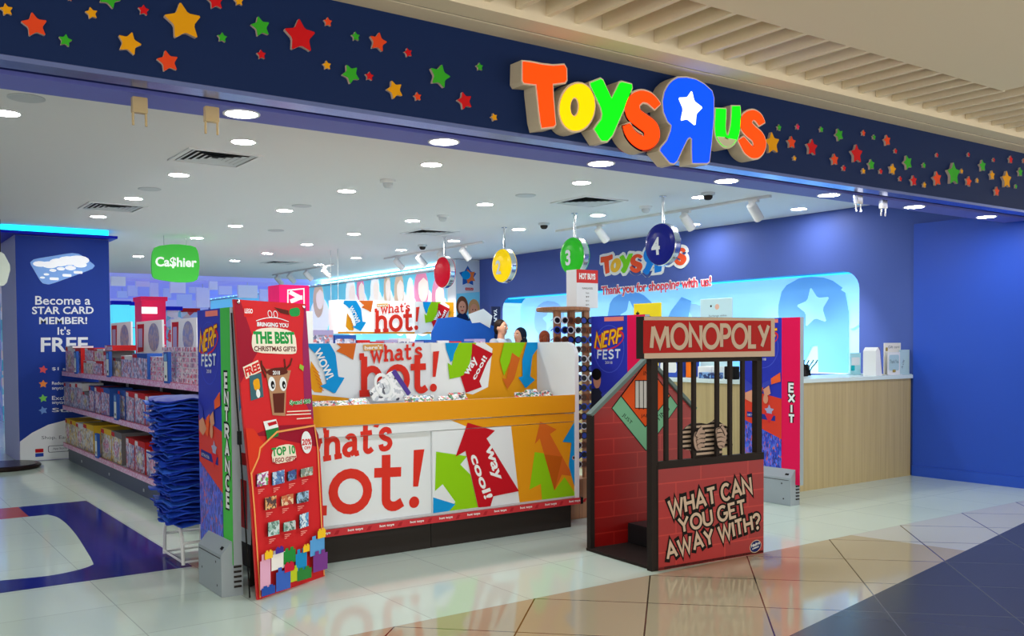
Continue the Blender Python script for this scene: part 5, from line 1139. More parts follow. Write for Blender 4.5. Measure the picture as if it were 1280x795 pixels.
# ================================================================== SUNGLASSES STAND
SX, SY = 5.135, 6.47; OAK = woodmat('oak', (132, 84, 52), (156, 104, 66))
zt = ony(720, 385, SY).z
st = thing('sunglasses_stand', 'wooden sunglasses stand with a round top beside the bin end panel', 'display stand', (SX, SY, 0))
b = MB(); b.lathe((SX, SY, zt-.035), [(.225, 0), (.235, .008), (.235, .03), (.225, .036)], OAK, 36); b.build('top', st)
b = MB(); b.box(SX-.17, SY-.2, 0, SX+.19, SY+.2, .34, OAK); b.build('base', st, bevel=.008)
for sx in (-.155, .0, .16):
    b = MB(); b.box(SX+sx-.03, SY-.13, .34, SX+sx+.03, SY-.095, zt-.034, OAK); b.build('post', st)
b = MB()
for k in range(16): b.tube([(SX-.2, SY-.135, .45+.083*k), (SX+.2, SY-.135, .45+.083*k)], .004, DGREY, 6)
b.build('rail', st)
LC = [mat('lens_dark', (20, 22, 34), rough=.1), mat('lens_blue', (40, 60, 150), rough=.1), mat('lens_brown', (70, 44, 36), rough=.1)]
FC = [mat('frame_blue', (40, 70, 170), rough=.3), mat('frame_black', (20, 20, 22), rough=.3), mat('frame_brown', (110, 60, 40), rough=.3), mat('frame_silver', (190, 190, 200), rough=.3)]
def shades(k, c):
    c = Vector(c); K = 1.15; t = thing('sunglasses', '', 'sunglasses', c, 'sunglasses on the wooden stand'); f = Fr(c, (1, 0, 0), (0, 0, 1)); fm = FC[k % 4]
    b = MB()
    for sg in (-1, 1): o = ell(sg*.036*K, 0, .034*K, .028*K, 18, sg*8); b.ring(f, o, [(x*.74+sg*.036*K*.26, y*.74) for x, y in o], -.003, .003, fm)
    b.tube([f.at(-.008, .006), f.at(0, .010), f.at(.008, .006)], .003, fm, 6); b.build('frame', t)
    b = MB()
    for sg in (-1, 1): b.poly(f, ell(sg*.036*K, 0, .031*K, .025*K, 18, sg*8), LC[k % 3], .001)
    b.build('lens', t)
    for sg in (-1, 1): b = MB(); b.tube([f.at(sg*.078, .008), f.at(sg*.078, .008, -.02), f.at(sg*.074, -.006, -.045)], .004, fm, 6); b.build('temple', t)
    return t
sp = [shades(k, (SX, SY-.19, 1.0)) for k in range(4)]; used = set()
for r_ in range(16):
    for c_ in range(3):
        k = (r_*2+c_*3+r_//3) % 4; z = .46+.083*r_; x = SX-.145+.145*c_; lb = 'pair of sunglasses on the wooden stand, %s row from the bottom, %s' % (ordw(r_), ('left column', 'middle column', 'right column')[c_])
        if k not in used: used.add(k); o = sp[k]; o.location = (x, SY-.155, z); o['label'] = lb
        else: dup(sp[k], Vector((x, SY-.155, z))-sp[k].location, lb)
tp = thing('topper_sign', 'white and red price topper standing on the round top of the sunglasses stand', 'sign', (SX, SY, zt))
f = FY(SY-.06); b = MB(); A = f.px(714, 384); B = f.px(747.5, 384); T_ = f.px(747, 338)
b.fbox(f, A[0]+.06, zt+.002, B[0], T_[1], -.14, 0, mat('topper_white', (220, 226, 232))); b.poly(f, [(A[0]+.06, T_[1]-.115), (B[0], T_[1]-.115), (B[0], T_[1]), (A[0]+.06, T_[1])], mat('topper_red', (204, 60, 60)), .001)
b.text(f, 'HOT BUYS', (A[0]+.09, T_[1]-.085), (B[0]-A[0]-.12, 0), (0, .055), WHITE, .002, .05)
for i, (s_, z) in enumerate((('SUNGLASSES', .15), ('from', .19), ('$9', .225), ('$12', .26), ('$15', .295))): w_ = .12 if i == 0 else .035; c_ = (A[0]+.06+B[0])/2; b.text(f, s_, (c_-w_/2, T_[1]-z-.02), (w_, 0), (0, .016), DGREY, .002)
b.build('panel', tp)

# ================================================================== CHECKOUT COUNTER
WD = woodmat('counter_wood', (172, 152, 108), (186, 166, 120), rough=.4, scale=(30, 30, .8)); TOPM = mat('counter_top', (206, 222, 224), rough=.25)
CXL, CYF, CT = 7.26, 6.07, 1.136
ct = thing('checkout_counter', 'long pale wooden checkout counter with a light grey top in front of the niche wall', 'counter', (8.5, 6.5, 0))
b = MB(); b.box(CXL, CYF, 0, 9.79, CYF+.62, CT-.042, WD); b.build('front_cabinet', ct); b = MB(); b.box(CXL, CYF+.62, 0, CXL+.62, 12.9, CT-.042, WD); b.build('side_cabinet', ct)
b = MB(); b.box(CXL-.02, CYF-.02, CT-.042, 9.81, CYF+.66, CT, TOPM); b.box(CXL-.02, CYF+.66, CT-.042, CXL+.66, 12.92, CT, TOPM); b.build('worktop', ct, bevel=.004)
def onc(x, y): return onz(x, y, CT)
# leaflet holders and cards at the right end
P = onc(1107, 466); t = thing('leaflet_holder', 'white wedge-shaped leaflet holder on the counter, left of the small framed cards', 'leaflet holder', (9.30, 6.22, CT)); 
b = MB(); f0 = FY(6.09); w0 = f0.px(1095, 466)[0]; b.prism(f0, [(w0, CT), (w0+.11, CT), (w0+.07, CT+.27), (w0+.035, CT+.31), (w0+.0, CT+.27)], -.16, 0, WPAINT); b.build('shell', t)
b = MB(); b.prism(f0, [(w0+.075, CT+.26), (w0+.12, CT+.03), (w0+.13, CT+.03), (w0+.09, CT+.31)], -.14, -.01, mat('leaflet_purple', (120, 110, 150))); b.build('leaflets', t)
def card(name, label, xa, xb, yb_, yt_, Y, m, art):
    f = FY(Y); A = f.px(xa, yb_); B = f.px(xb, yt_); zt_ = B[1]; t = thing(name, label, 'sign', ((A[0]+B[0])/2, Y, CT)); b = MB()
    b.fbox(f, A[0], CT+.001, B[0], zt_, -.012, 0, m); b.fbox(f, A[0], CT+.001, B[0], CT+.006, -.05, .03, m); b.build('card', t); g = MB(); art(g, f, A[0], B[0], zt_); g.build('print', t)
GRI = mat('card_ink', (96, 110, 120)); GOLD = mat('card_gold', (160, 140, 70))
def art1(g, f, a, b_, z): g.poly(f, rrect(a+.02, CT+.05, b_-.02, z-.03, .02), mat('card_pale', (176, 206, 214)), .001); g.text(f, 'Thank You', (a+.03, CT+.13), (b_-a-.06, .0), (0, .04), GRI, .002); g.poly(f, rrect((a+b_)/2-.03, CT+.03, (a+b_)/2+.03, CT+.06, .008), GOLD, .002)
card('framed_card', 'small white framed card standing on the counter beside the leaflet holder', 1110, 1125, 466, 440, 6.10, WPAINT, art1)
def art2(g, f, a, b_, z): g.poly(f, rrect(a+.02, z-.09, a+.06, z-.05, .008), GOLD, .001); g.text(f, 'Gift card', (a+.07, z-.06), (b_-a-.1, 0), (0, .03), GRI, .001)
card('tall_card', 'cream card on a stand behind the small white framed card', 1105.5, 1126, 466, 428.5, 6.15, mat('card_cream', (236, 232, 220)), art2)
def art3(g, f, a, b_, z): g.text(f, 'A-OK', (a+.05, CT+.06), (.04, .1), (-.03, .02), GRI, .001)
card('tilted_card', 'pale blue card standing rightmost on the counter against the blue wall', 1125, 1137, 466, 437, 6.11, mat('card_blue_pale', (186, 214, 220)), art3)
def art4(g, f, a, b_, z): g.poly(f, rrect(a+.02, z-.14, b_-.02, z-.05, .01), WHITE, .001); g.poly(f, rrect(a+.01, z-.2, a+.08, z-.14, .01), mat('holder_teal', (30, 190, 200)), .001)
card('card_holder', 'white and turquoise card holder on the counter at the right end of the niche', 1063, 1076, 469, 441, 6.45, mat('holder_cyan', (180, 232, 238)), art4)
# things seen between the jail bars
def lump(name, label, cat, xa, xb, yt_, X, m, dep=.15, extra=None):
    f = FX(X); A = f.px(xa, 470); B = f.px(xb, 470); z = f.px((xa+xb)/2, yt_)[1]; t = thing(name, label, cat, (X+dep/2, -(A[0]+B[0])/2, CT))
    b = MB(); b.fbox(f, A[0], CT+.001, B[0], max(z, CT+.02), -dep, 0, m); b.build('body', t, bevel=.008)
    if extra: g = MB(); extra(g, f, A[0], B[0], max(z, CT+.02)); g.build('label_print', t)
lump('plastic_tub', 'white and blue plastic tub on the counter behind the left jail bars', 'tub', 823, 850, 450, 7.35, mat('tub_blue', (60, 90, 190)), .3, lambda g, f, a, b_, z: g.poly(f, rrect(a+.03, CT+.05, b_-.05, z-.02, .03), WHITE, .001))
lump('orange_bottle', 'orange bottle on the counter seen between the jail bars', 'bottle', 857, 864, 451, 7.4, mat('bottle_orange', (250, 120, 30)), .07)
lump('paper_stack', 'stack of white papers on the counter seen between the jail bars', 'papers', 872, 890, 458, 7.42, WHITE, .22)
lump('brochure_stack', 'stack of blue brochures on the counter edge seen between the jail bars', 'brochures', 873, 896, 465.5, 7.29, printmat('brochure_print', [(60, 110, 180), (120, 160, 210), (40, 60, 110)], 40), .1)
lump('barcode_scanner', 'black barcode scanner on the counter seen between the jail bars', 'scanner', 905, 918, 458, 7.29, BLACK, .08)
lump('carton', 'white carton with red print on the counter near the right jail post', 'carton', 934, 943, 451, 7.3, WHITE, .2, lambda g, f, a, b_, z: g.poly(f, ell((a+b_)/2, CT+.15, .04, .04), DKRED, .001))
# yellow and white notice boards standing behind the counter
def notice(name, label, x0, y0, x1, y1, X, m, art):
    f = FX(X); A = f.px(x0, y1); B = f.px(x1, y0); zt_ = (f.px(x0, y0)[1]+B[1])/2; t = thing(name, label, 'notice', (X, -(A[0]+B[0])/2, CT)); b = MB(); b.fbox(f, A[0], CT, B[0], zt_, -.015, 0, m); b.build('board', t, bevel=.006); g = MB(); art(g, f, A[0], B[0], zt_); g.build('print', t)
def na(g, f, a, b_, z):
    c_ = ((a+b_)/2+.02, z-.42); NV = mat('notice_navy', (70, 60, 120)); g.ring(f, ell(c_[0], c_[1], .27, .27, 40), ell(c_[0], c_[1], .19, .19, 40), .001, .002, NV); g.poly(f, ell(c_[0], c_[1], .19, .19, 30), WHITE, .001)
    for i, ch in enumerate('PRICE MATCH'):
        an = math.radians(150-12*i); w_ = .03; p = (c_[0]+.21*math.cos(an), c_[1]+.21*math.sin(an)); d = (math.sin(an), -math.cos(an))
        if ch != ' ': g.text(f, ch, (p[0]-d[0]*.015, p[1]-d[1]*.015), (d[0]*.028, d[1]*.028), (math.cos(an)*.04, math.sin(an)*.04), WHITE, .003)
    g.poly(f, starpts(a+.07, z-.12, .04), DGREY, .001); g.poly(f, starpts(a+.08, z-.2, .02), RED, .001)
X_ = 7.62
notice('price_notice', 'yellow notice board with a round badge standing above the jail sign', 792, 379, 826, 396, X_, mat('notice_yellow', (240, 214, 40), rough=.4), na)
def nb_(g, f, a, b_, z): g.poly(f, ell((a+b_)/2+.02, z-.09, .03, .03), mat('notice_peach', (236, 190, 170)), .001); g.text(f, 'Exchange within', (a+.13, z-.2), (.25, 0), (0, .025), GRI, .001); g.poly(f, ell(a+.16, z-.08, .012, .012), DGREY, .001)
notice('policy_notice', 'white notice board standing on the counter right of the yellow one', 875, 373, 915, 396, X_, mat('notice_white', (206, 240, 250), rough=.4), nb_)
t = thing('cable_bundle', 'tangle of black cables on the counter beside the pink EXIT strip', 'cables', (8.6, 6.5, CT)); b = MB()
for k in range(5):
    p0 = ony(1005+2*k, 467, 6.5); pts = [Vector((p0.x, 6.5, CT+.01))+Vector((.03*math.sin(k+j*1.3)+.02*j*(k-1.5)*.5, 0.02*math.cos(j+k), .055*j*(1-.08*j))) for j in range(6)]; b.tube(pts, .006, BLACK, 6)
b.build('wires', t); b = MB(); p0 = ony(1003, 467, 6.55); b.box(p0.x-.03, 6.5, CT+.001, p0.x+.05, 6.6, CT+.13, DGREY); b.build('adapter', t, bevel=.01)
# ------------------------------------------------------------------ wall logo and thanks line
sx0 = min(p[0] for l in logo2d for p in l[2]); sx1 = max(p[0] for l in logo2d for p in l[2]); sz0 = min(p[1] for l in logo2d for p in l[2]); sz1 = max(p[1] for l in logo2d for p in l[2])
wf = FX(WX); A = wf.px(752, 336); B = wf.px(859, 310); zl0, zl1 = 2.53, 2.96
lg = thing('wall_logo', 'colourful shop logo with a thick white outline on the indigo wall', 'wall logo', (WX, 10.5, zl0))
b = MB(); c2 = MB()
LM = {'orange': mat('logo_orange', (232, 86, 50)), 'yellow': mat('logo_yellow', (240, 190, 60)), 'green': mat('logo_green', (120, 210, 40)), 'blue': mat('logo_sky', (30, 130, 226))}
mp_ = lambda p: (A[0]+(p[0]-sx0)/(sx1-sx0)*(B[0]-A[0]), zl0+(p[1]-sz0)/(sz1-sz0)*(zl1-zl0))
for i, (ch, cn, pts, hl) in enumerate(logo2d):
    q = [mp_(p) for p in pts]; b.prism(wf, grow(q, .045), .002, .012+.0006*i, WHITE)
for i, (ch, cn, pts, hl) in enumerate(logo2d):
    q = [mp_(p) for p in pts]
    if hl: c2.ring(wf, q, [mp_(p) for p in hl], .012, .022, LM[cn])
    else: c2.prism(wf, q, .012, .022, LM[cn])
    if ch == 'R': cx_, cz_ = sum(p[0] for p in q)/len(q), sum(p[1] for p in q)/len(q); c2.poly(wf, starpts(cx_+.02, cz_+.07, .085, 8), WHITE, .0226)
b.build('outline', lg); c2.build('letters', lg)
b = MB(); nf2 = FX(WX-.006); TR = mat('thanks_red', (226, 70, 90)); TWm = mat('thanks_white', (244, 240, 246))
for gr, m, h in ((.07, TWm, .0), (.0, TR, .006)): b.tpx(nf2, 'Thank you for shopping with us!', (752, 372), (889, 361), (752, 358), m, h, .02, gr)
tag(b.build('wall_lettering'), 'red thank-you lettering with white edges across the top of the niche', 'lettering')
# ================================================================== HANGING HOT SIGN, REAR DISPLAYS
hs = thing('hanging_banner', 'white hanging box sign with red lettering and arrows on thin rods behind the bin', 'hanging sign', (7.8, 14.4, CEIL))
f = FY(14.4); A = f.px(422.5, 417); B = f.px(567, 378); R7 = (A[0], A[1], B[0], B[1])
def T7(x, y): X, Y = 308+(x-240)*.564, 195+(y-475)*.556; return k5(X, Y)
b = MB(); b.fbox(f, A[0], A[1], B[0], B[1], -.35, 0, mat('banner_white', (240, 244, 244), emit=.25)); b.poly(f, [(A[0], A[1]), (B[0], A[1]), (B[0], A[1]+.03), (A[0], A[1]+.03)], AMBER, .0005); b.poly(f, [(B[0]-.05, A[1]), (B[0], A[1]), (B[0], B[1]), (B[0]-.05, B[1])], AMBER, .0005)
hot_art(b, f, T7, R7, .001, .0012); b.build('box', hs)
for x, y in ((A[0]+.02, 14.42), (A[0]+.02, 14.7), (B[0]-.03, 14.6)): c = MB(); c.tube([(x, y, B[1]), (x, y, CEIL)], .007, LGREY, 6); c.build('rod', hs)
# pink sign block
t = thing('pink_sign', 'pink sign block with a white framed letter rising behind the red Christmas board', 'sign', (6.1, 15, 0))
f = FY(15); A = f.px(350, 430); B = f.px(386.5, 357); b = MB(); b.fbox(f, A[0], .0, B[0], B[1], -.5, 0, mat('pink_sign', (226, 30, 100), rough=.4, emit=.25)); b.build('block', t)
q = f.pxs([(359, 362), (380.5, 360), (381, 395), (359, 395)]); g = MB(); g.ring(f, q, [(x*.86+.14*sum(p[0] for p in q)/4, y*.9+.1*sum(p[1] for p in q)/4) for x, y in q], .001, .004, WHITE); g.stroke(f, f.pxs([(362, 365), (375, 372)]), .07, WHITE, .003, False); g.stroke(f, f.pxs([(375, 372), (363, 377)]), .07, WHITE, .004, False); g.stroke(f, f.pxs([(375, 372), (378, 372)]), .07, WHITE, .005, False); g.build('letter', t)
# poster pier with two children and the blue toy stand in front of it
pr = MB(); pr.box(9.30, 14.9, 0, WX, 15.2, 3.09, mat('pier_white', (214, 218, 226))); pr.build('pier')['kind'] = 'structure'
po = thing('poster', 'tall poster with a starburst badge and two children at the rear corner', 'poster', (9.57, 14.9, 1.5)); f = FY(14.9)
b = MB(); b.fbox(f, 9.31, 1.5, 9.82, 3.07, -.001, .008, mat('poster_sky', (110, 190, 220), emit=.1)); b.poly(f, [(9.31, 2.45), (9.82, 2.5), (9.82, 3.07), (9.31, 3.07)], mat('poster_mist', (196, 206, 220)), .009)
b.poly(f, starpts(9.56, 2.78, .2, 0, .6, False), mat('burst_blue', (40, 90, 170)), .0096); b.poly(f, starpts(9.6, 2.78, .15, 20, .55, False), mat('burst_orange', (226, 120, 60)), .0102); b.poly(f, ell(9.52, 2.8, .1, .08), BLUE, .0108); b.poly(f, rrect(9.5, 2.52, 9.68, 2.57, .01), RED, .0108); b.text(f, 'BLASTERS', (9.52, 2.535), (.14, 0), (0, .02), WHITE, .0114)
HB = mat('hair_brown', (110, 66, 44)); HL = mat('hair_sand', (196, 150, 100))
for cx_, hm, top in ((9.43, HB, 2.38), (9.69, HL, 2.33)): b.poly(f, ell(cx_, top-.16, .13, .19), hm, .0115+.001*(cx_ > 9.5)); b.poly(f, ell(cx_, top-.18, .085, .12), SKIN, .0135); b.poly(f, ell(cx_, top-.42, .14, .15), NAVY, .0125); b.poly(f, ell(cx_-.03, top-.17, .012, .012, 10), BLACK, .0142); b.poly(f, ell(cx_+.03, top-.17, .012, .012, 10), BLACK, .0142); b.poly(f, ell(cx_, top-.24, .03, .01, 10), DKRED, .0142)
b.build('sheet', po)
bs = thing('display_panel', 'blue display panel with a wavy white top edge in front of the children poster', 'display panel', (8.6, 13.2, 0)); f = FY(13.2)
b = MB(); top_ = f.pxs([(540, 416), (548, 398), (570, 396), (585, 401), (600, 399), (607, 404), (618, 408), (618, 432)]); zb = top_[-1][1]
b.prism(f, [(top_[0][0], 0)]+top_[:-1]+[(top_[-1][0], 0)], -.03, 0, mat('panel_blue', (40, 96, 190), rough=.5)); b.build('board', bs); b = MB(); b.prism(f, f.pxs([(585, 393), (604, 386), (615, 395), (612, 410), (600, 403), (590, 404)]), .001, .01, WHITE); b.build('wave_edge', bs)
b = MB(); q = f.pxs([(616, 383), (627, 383), (627, 430), (616, 430)]); b.fbox(f, q[3][0], 0, q[1][0], q[0][1], -.06, -.031, mat('strip_navy', (44, 50, 84))); b.tpx(f, 'PLAY', (618.5, 402), (618.5, 386), (622.5, 402), WHITE, -.029, .04); b.build('side_strip', bs)
# mural people: pale figures, their overexposure put in as glowing colour, printed on the band over the rear wall
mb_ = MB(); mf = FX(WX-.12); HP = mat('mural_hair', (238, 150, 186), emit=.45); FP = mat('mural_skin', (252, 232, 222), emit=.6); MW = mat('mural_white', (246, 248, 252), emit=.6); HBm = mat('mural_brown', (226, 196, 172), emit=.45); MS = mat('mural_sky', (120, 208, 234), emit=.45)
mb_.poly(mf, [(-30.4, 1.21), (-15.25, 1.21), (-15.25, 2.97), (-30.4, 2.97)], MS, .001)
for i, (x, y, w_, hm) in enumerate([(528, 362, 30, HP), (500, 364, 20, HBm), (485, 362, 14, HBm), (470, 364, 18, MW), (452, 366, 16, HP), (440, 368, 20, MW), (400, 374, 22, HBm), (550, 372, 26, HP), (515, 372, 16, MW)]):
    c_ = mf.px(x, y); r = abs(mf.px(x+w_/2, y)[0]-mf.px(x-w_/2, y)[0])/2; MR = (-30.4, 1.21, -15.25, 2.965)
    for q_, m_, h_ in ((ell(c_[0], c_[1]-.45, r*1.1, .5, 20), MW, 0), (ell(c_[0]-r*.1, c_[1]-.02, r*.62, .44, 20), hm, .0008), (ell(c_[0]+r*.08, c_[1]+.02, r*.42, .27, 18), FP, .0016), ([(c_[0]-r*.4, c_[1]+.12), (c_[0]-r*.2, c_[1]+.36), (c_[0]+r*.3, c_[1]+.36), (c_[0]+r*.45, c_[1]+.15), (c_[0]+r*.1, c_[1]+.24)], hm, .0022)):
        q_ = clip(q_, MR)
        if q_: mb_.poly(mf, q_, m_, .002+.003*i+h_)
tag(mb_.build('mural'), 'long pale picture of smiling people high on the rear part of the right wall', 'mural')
# white gondola with purple boxes between the board and the bin
gd = thing('display_shelf', 'white rear display shelf with toy boxes seen above the left end of the bin', 'shelf unit', (5.0, 10.5, 0)); b = MB()
b.box(4.2, 10.5, 0, 7.1, 10.9, 1.40, SHW); b.build('cabinet', gd); b = MB(); b.box(4.15, 10.45, 1.40, 7.15, 10.95, 1.43, WPAINT); b.build('shelf', gd)
f = FY(10.55); cols_ = [('l', .26, 1), ('b', .2, 1), ('r', .14, 2), ('r', .12, 2), ('l', .14, 3), ('w', .16, 1), ('l', .12, 3), ('b', .14, 1), ('w', .13, 0), ('r', .12, 2), ('b', .12, 1), ('l', .15, 3)]
x = f.px(389, 425)[0]
for i, (s_, h_, pm) in enumerate(cols_):
    w_ = .30 if i < 2 else .19; tt = thing('toy_box', 'toy box on the rear display shelf above the bin, %s from the left' % ordw(i), 'toy box', (x+w_/2, 10.65, 1.431), 'boxes on the rear display shelf')
    b = MB(); b.box(x, 10.55, 1.431, x+w_-.015, 10.8, 1.431+h_, SD[s_]); b.build('carton', tt); b = MB(); b.poly(FY(10.55), [(x+.01, 1.44), (x+w_-.025, 1.44), (x+w_-.025, 1.425+h_*.8), (x+.01, 1.425+h_*.8)], PR[pm], .001); b.build('printed_front', tt); x += w_
# white carton board right behind the Christmas board
b = MB(); f = FY(9.8); A = f.px(381, 440); B = f.px(391, 389); b.box(A[0]-.1, 9.8, 0, B[0], 9.85, B[1], WPAINT); tag(b.build('white_panel'), 'narrow white panel edge just right of the red Christmas board', 'panel')
# ------------------------------------------------------------------ far displays at the back of the shop
FARP = [printmat('far_print_%d' % i, c_, 5, stretch=(1, 1, 1.4)) for i, c_ in enumerate(([(120, 220, 236), (236, 240, 250), (80, 190, 220), (250, 230, 220), (200, 220, 250)], [(240, 240, 250), (226, 60, 90), (250, 214, 200), (200, 210, 250), (120, 200, 230)]))]
def far(xa, xb, yt_, Y, m, label, name='far_display', cap=None, zb=0.0):
    f = FY(Y); A = f.px(xa, yt_); B = f.px(xb, yt_); z = (A[1]+B[1])/2; t = thing(name, label, 'display', ((A[0]+B[0])/2, Y, zb)); b = MB(); b.box(A[0], Y, zb, B[0], Y+.6, z, m); b.build('body', t)
    b = MB(); b.box(A[0]-.03, Y-.05, z, B[0]+.03, Y+.62, z+.09, cap or SD['b']); b.build('cap', t)
    for k in range(3):
        c = MB(); c.box(A[0]+.05, Y-.12, z-.55-.45*k, B[0]-.05, Y, z-.52-.45*k, WPAINT); c.build('shelf', t)
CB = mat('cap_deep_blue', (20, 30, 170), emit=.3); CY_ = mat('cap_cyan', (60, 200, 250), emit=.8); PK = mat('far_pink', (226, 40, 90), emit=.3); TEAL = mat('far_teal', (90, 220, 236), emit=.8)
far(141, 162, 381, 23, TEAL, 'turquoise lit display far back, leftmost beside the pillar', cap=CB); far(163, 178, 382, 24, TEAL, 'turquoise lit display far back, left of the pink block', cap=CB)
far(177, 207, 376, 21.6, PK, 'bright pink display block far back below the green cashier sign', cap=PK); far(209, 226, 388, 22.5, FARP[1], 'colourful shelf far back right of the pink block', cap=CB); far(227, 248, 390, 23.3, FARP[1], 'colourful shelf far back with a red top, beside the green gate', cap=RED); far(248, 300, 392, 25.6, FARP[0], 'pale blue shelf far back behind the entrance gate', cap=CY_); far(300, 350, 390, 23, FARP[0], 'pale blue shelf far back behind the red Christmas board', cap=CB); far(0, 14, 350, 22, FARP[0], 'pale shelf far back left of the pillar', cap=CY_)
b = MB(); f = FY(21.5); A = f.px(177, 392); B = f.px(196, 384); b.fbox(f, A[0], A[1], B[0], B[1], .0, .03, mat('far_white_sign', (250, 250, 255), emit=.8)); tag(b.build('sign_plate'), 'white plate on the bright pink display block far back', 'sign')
# white hanging baffles of the rear ceiling
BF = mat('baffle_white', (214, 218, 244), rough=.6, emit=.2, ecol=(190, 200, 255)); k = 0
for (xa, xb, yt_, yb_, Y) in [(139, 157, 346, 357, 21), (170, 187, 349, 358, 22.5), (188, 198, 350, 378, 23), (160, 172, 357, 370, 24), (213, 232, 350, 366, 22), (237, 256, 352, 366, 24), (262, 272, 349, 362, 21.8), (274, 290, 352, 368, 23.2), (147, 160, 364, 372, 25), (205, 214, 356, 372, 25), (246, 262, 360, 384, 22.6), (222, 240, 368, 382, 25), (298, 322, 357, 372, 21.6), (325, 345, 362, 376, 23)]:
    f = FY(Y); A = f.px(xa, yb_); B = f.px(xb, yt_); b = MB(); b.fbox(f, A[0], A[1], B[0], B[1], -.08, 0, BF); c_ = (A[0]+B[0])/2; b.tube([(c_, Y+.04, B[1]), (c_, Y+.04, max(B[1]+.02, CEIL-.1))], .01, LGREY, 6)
    tag(b.build('ceiling_baffle'), 'pale hanging baffle board under the rear ceiling, %s in the group counted from the left' % ordw([0, 3, 5, 2, 7, 9, 11, 12, 1, 6, 10, 8, 13, 14][k]), 'ceiling baffle', 'hanging baffles at the rear'); k += 1

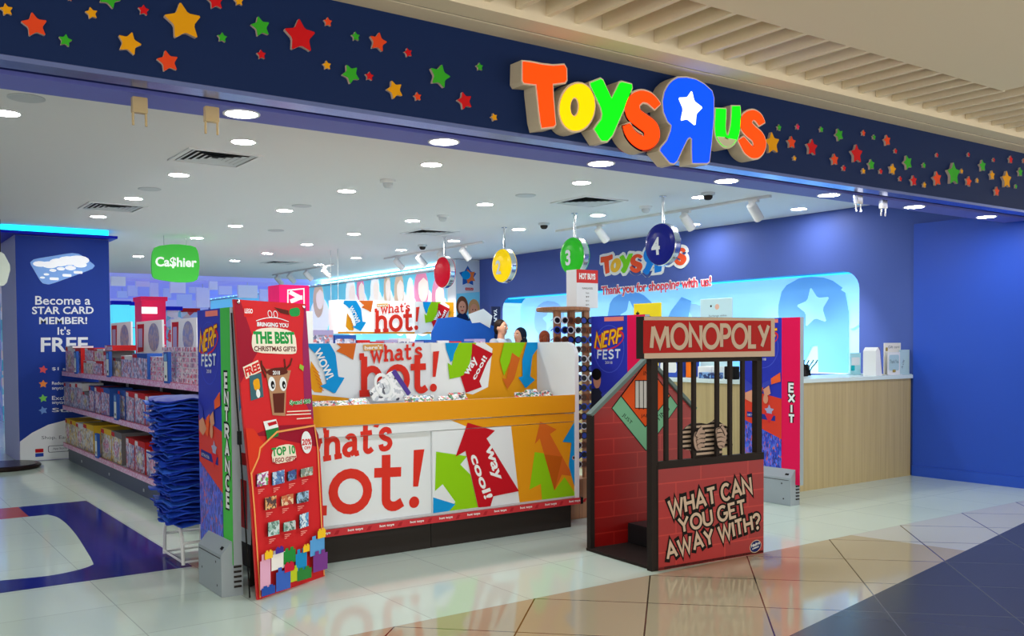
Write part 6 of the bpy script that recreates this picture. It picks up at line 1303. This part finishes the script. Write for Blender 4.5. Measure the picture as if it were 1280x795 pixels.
# ================================================================== STAFF BEHIND THE COUNTER
SKN = mat('skin', (206, 150, 120), rough=.5, spec=.3)
def person(x, y, h, label, face, hair, hairm, shirt, hijab=False, ponytail=False, lean=0.0):
    """face: heading in degrees (0 looks towards the mall, -Y)"""
    a = math.radians(face); F = Vector((math.sin(a), -math.cos(a), 0)); R = Vector((math.cos(a), math.sin(a), 0)); U = Vector((0, 0, 1)); O = Vector((x, y, 0)); s = h/1.72
    def p(r, f, z): return O+R*(r*s)+F*((f+lean*max(0, z-.9))*s)+U*(z*s)
    t = thing('person', label, 'person', O)
    def limb(b, pts, rs, m, n=10):
        for i in range(len(pts)-1): b.tube([pts[i], pts[i+1]], rs[i]*s, m, n, r1=rs[i+1]*s); b.ball(pts[i+1], rs[i+1]*s, m, 10, 6)
        b.ball(pts[0], rs[0]*s, m, 10, 6)
    def el(b, c, r, m): 
        k = len(b.v); b.ball((0, 0, 0), 1, m, 18, 12); 
        for i in range(k, len(b.v)): v = b.v[i]; b.v[i] = c+R*(v.x*r[0]*s)+F*(v.y*r[1]*s)+U*(v.z*r[2]*s)
    b = MB()
    hc = p(0, .02, 1.60)
    el(b, hc, (.074, .092, .105), SKN); el(b, p(0, .045, 1.535), (.052, .055, .055), SKN)      # skull and jaw
    limb(b, [p(0, .0, 1.40), p(0, .01, 1.52)], [.06, .052], SKN)
    el(b, p(0, .0, 1.24), (.165, .10, .20), SKN); el(b, p(0, 0, 1.0), (.15, .105, .2), SKN)
    b.v and el(b, p(0, .118, 1.585), (.014, .022, .024), SKN)                                       # nose
    for sg in (-1, 1):
        el(b, p(sg*.076, 0, 1.59), (.012, .022, .032), SKN)                                    # ears
        sh, eb, wr = p(sg*.185, 0, 1.37), p(sg*.225, .03, 1.10), p(sg*.19, .24, 1.02); limb(b, [sh, eb, wr], [.055, .042, .03], SKN)
        limb(b, [wr, p(sg*.18, .31, 1.0)], [.03, .034], SKN)
        for k in range(4): limb(b, [p(sg*(.155+.017*k), .33, 1.0), p(sg*(.155+.017*k), .37, .99), p(sg*(.155+.017*k), .385-.006*abs(k-1.5), .97)], [.009, .009, .008], SKN, 6)
        limb(b, [p(sg*.15, .27, 1.0), p(sg*.128, .30, 1.0), p(sg*.125, .325, .99)], [.011, .010, .008], SKN, 6)
        limb(b, [p(sg*.09, 0, .92), p(sg*.10, .01, .50), p(sg*.10, -.01, .09)], [.085, .058, .042], SKN); limb(b, [p(sg*.10, -.03, .05), p(sg*.11, .14, .035)], [.045, .036], SKN)
    o = b.build('body', t)
    rm = o.modifiers.new('join', 'REMESH'); rm.mode = 'VOXEL'; rm.voxel_size = .011*s; rm.use_smooth_shade = True
    sm = o.modifiers.new('smooth', 'SMOOTH'); sm.iterations = 3; sm.factor = .5
    g = MB()
    for sg in (-1, 1): el(g, p(sg*.03, .103, 1.612), (.013, .008, .008), WHITE); el(g, p(sg*.03, .110, 1.612), (.006, .004, .006), BLACK)
    g.build('eyes', t); g = MB()
    for sg in (-1, 1): g.tube([p(sg*.016, .112, 1.637), p(sg*.046, .100, 1.638)], .004*s, hairm, 6)
    g.build('eyebrows', t); g = MB(); el(g, p(0, .098, 1.535), (.024, .008, .008), mat('lips', (180, 90, 84))); g.build('mouth', t)
    g = MB()
    if hijab:
        el(g, p(0, -.015, 1.615), (.092, .105, .118), hairm); el(g, p(0, -.03, 1.50), (.10, .09, .12), hairm); el(g, p(0, -.01, 1.38), (.17, .12, .10), hairm); g.build('headscarf', t)
    else:
        el(g, p(0, -.012, 1.632), (.083, .098, .095), hairm); el(g, p(0, -.05, 1.58), (.078, .06, .09), hairm)
        if ponytail: el(g, p(0, -.115, 1.60), (.035, .045, .05), hairm); limb(g, [p(0, -.13, 1.6), p(0, -.15, 1.45), p(0, -.13, 1.34)], [.035, .032, .014], hairm)
        g.build('hair', t)
    g = MB(); el(g, p(0, 0, 1.24), (.185, .12, .215), shirt); el(g, p(0, 0, 1.02), (.168, .122, .2), shirt)
    for sg in (-1, 1): limb(g, [p(sg*.185, 0, 1.375), p(sg*.215, .02, 1.17)], [.068, .06], shirt)
    o = g.build('shirt', t); rm = o.modifiers.new('join', 'REMESH'); rm.mode = 'VOXEL'; rm.voxel_size = .014*s; rm.use_smooth_shade = True
    g = MB()
    for sg in (-1, 1): limb(g, [p(sg*.085, 0, .93), p(sg*.10, .01, .50), p(sg*.10, -.01, .1)], [.105, .075, .062], mat('trousers', (34, 36, 46)))
    o = g.build('trousers', t); rm = o.modifiers.new('join', 'REMESH'); rm.mode = 'VOXEL'; rm.voxel_size = .016*s; rm.use_smooth_shade = True
    return t
P1 = ony(626, 412, 13.0); P2 = ony(650, 420, 12.0); P3 = ony(681, 424, 11.1)
zh = lambda x, y, Y: ony(x, y, Y).z
person(P1.x, 13.0, zh(625, 399.5, 13.0), 'smiling person with short dark hair behind the counter, next to the blue panel', 20, None, mat('hair_dark', (40, 30, 26)), mat('shirt_pale', (206, 206, 210)))
person(P2.x, 12.0, zh(652, 410, 12.0), 'person in a black headscarf behind the counter, facing left', -75, None, mat('scarf_black', (24, 28, 44)), mat('tunic_black', (30, 32, 44)), hijab=True)
person(P3.x, 11.1, zh(682, 413.5, 11.1), 'person with reddish brown hair bowed behind the counter beside the sunglasses stand', 150, None, mat('hair_auburn', (110, 48, 28)), mat('shirt_blue', (40, 60, 120)), ponytail=True, lean=.06)

# ================================================================== LIGHT OF THE MALL
wd = bpy.data.worlds.new('mall'); S.world = wd; wd.use_nodes = True
bgn = wd.node_tree.nodes['Background']; bgn.inputs[0].default_value = (1.0, .96, .88, 1); bgn.inputs[1].default_value = 2.3
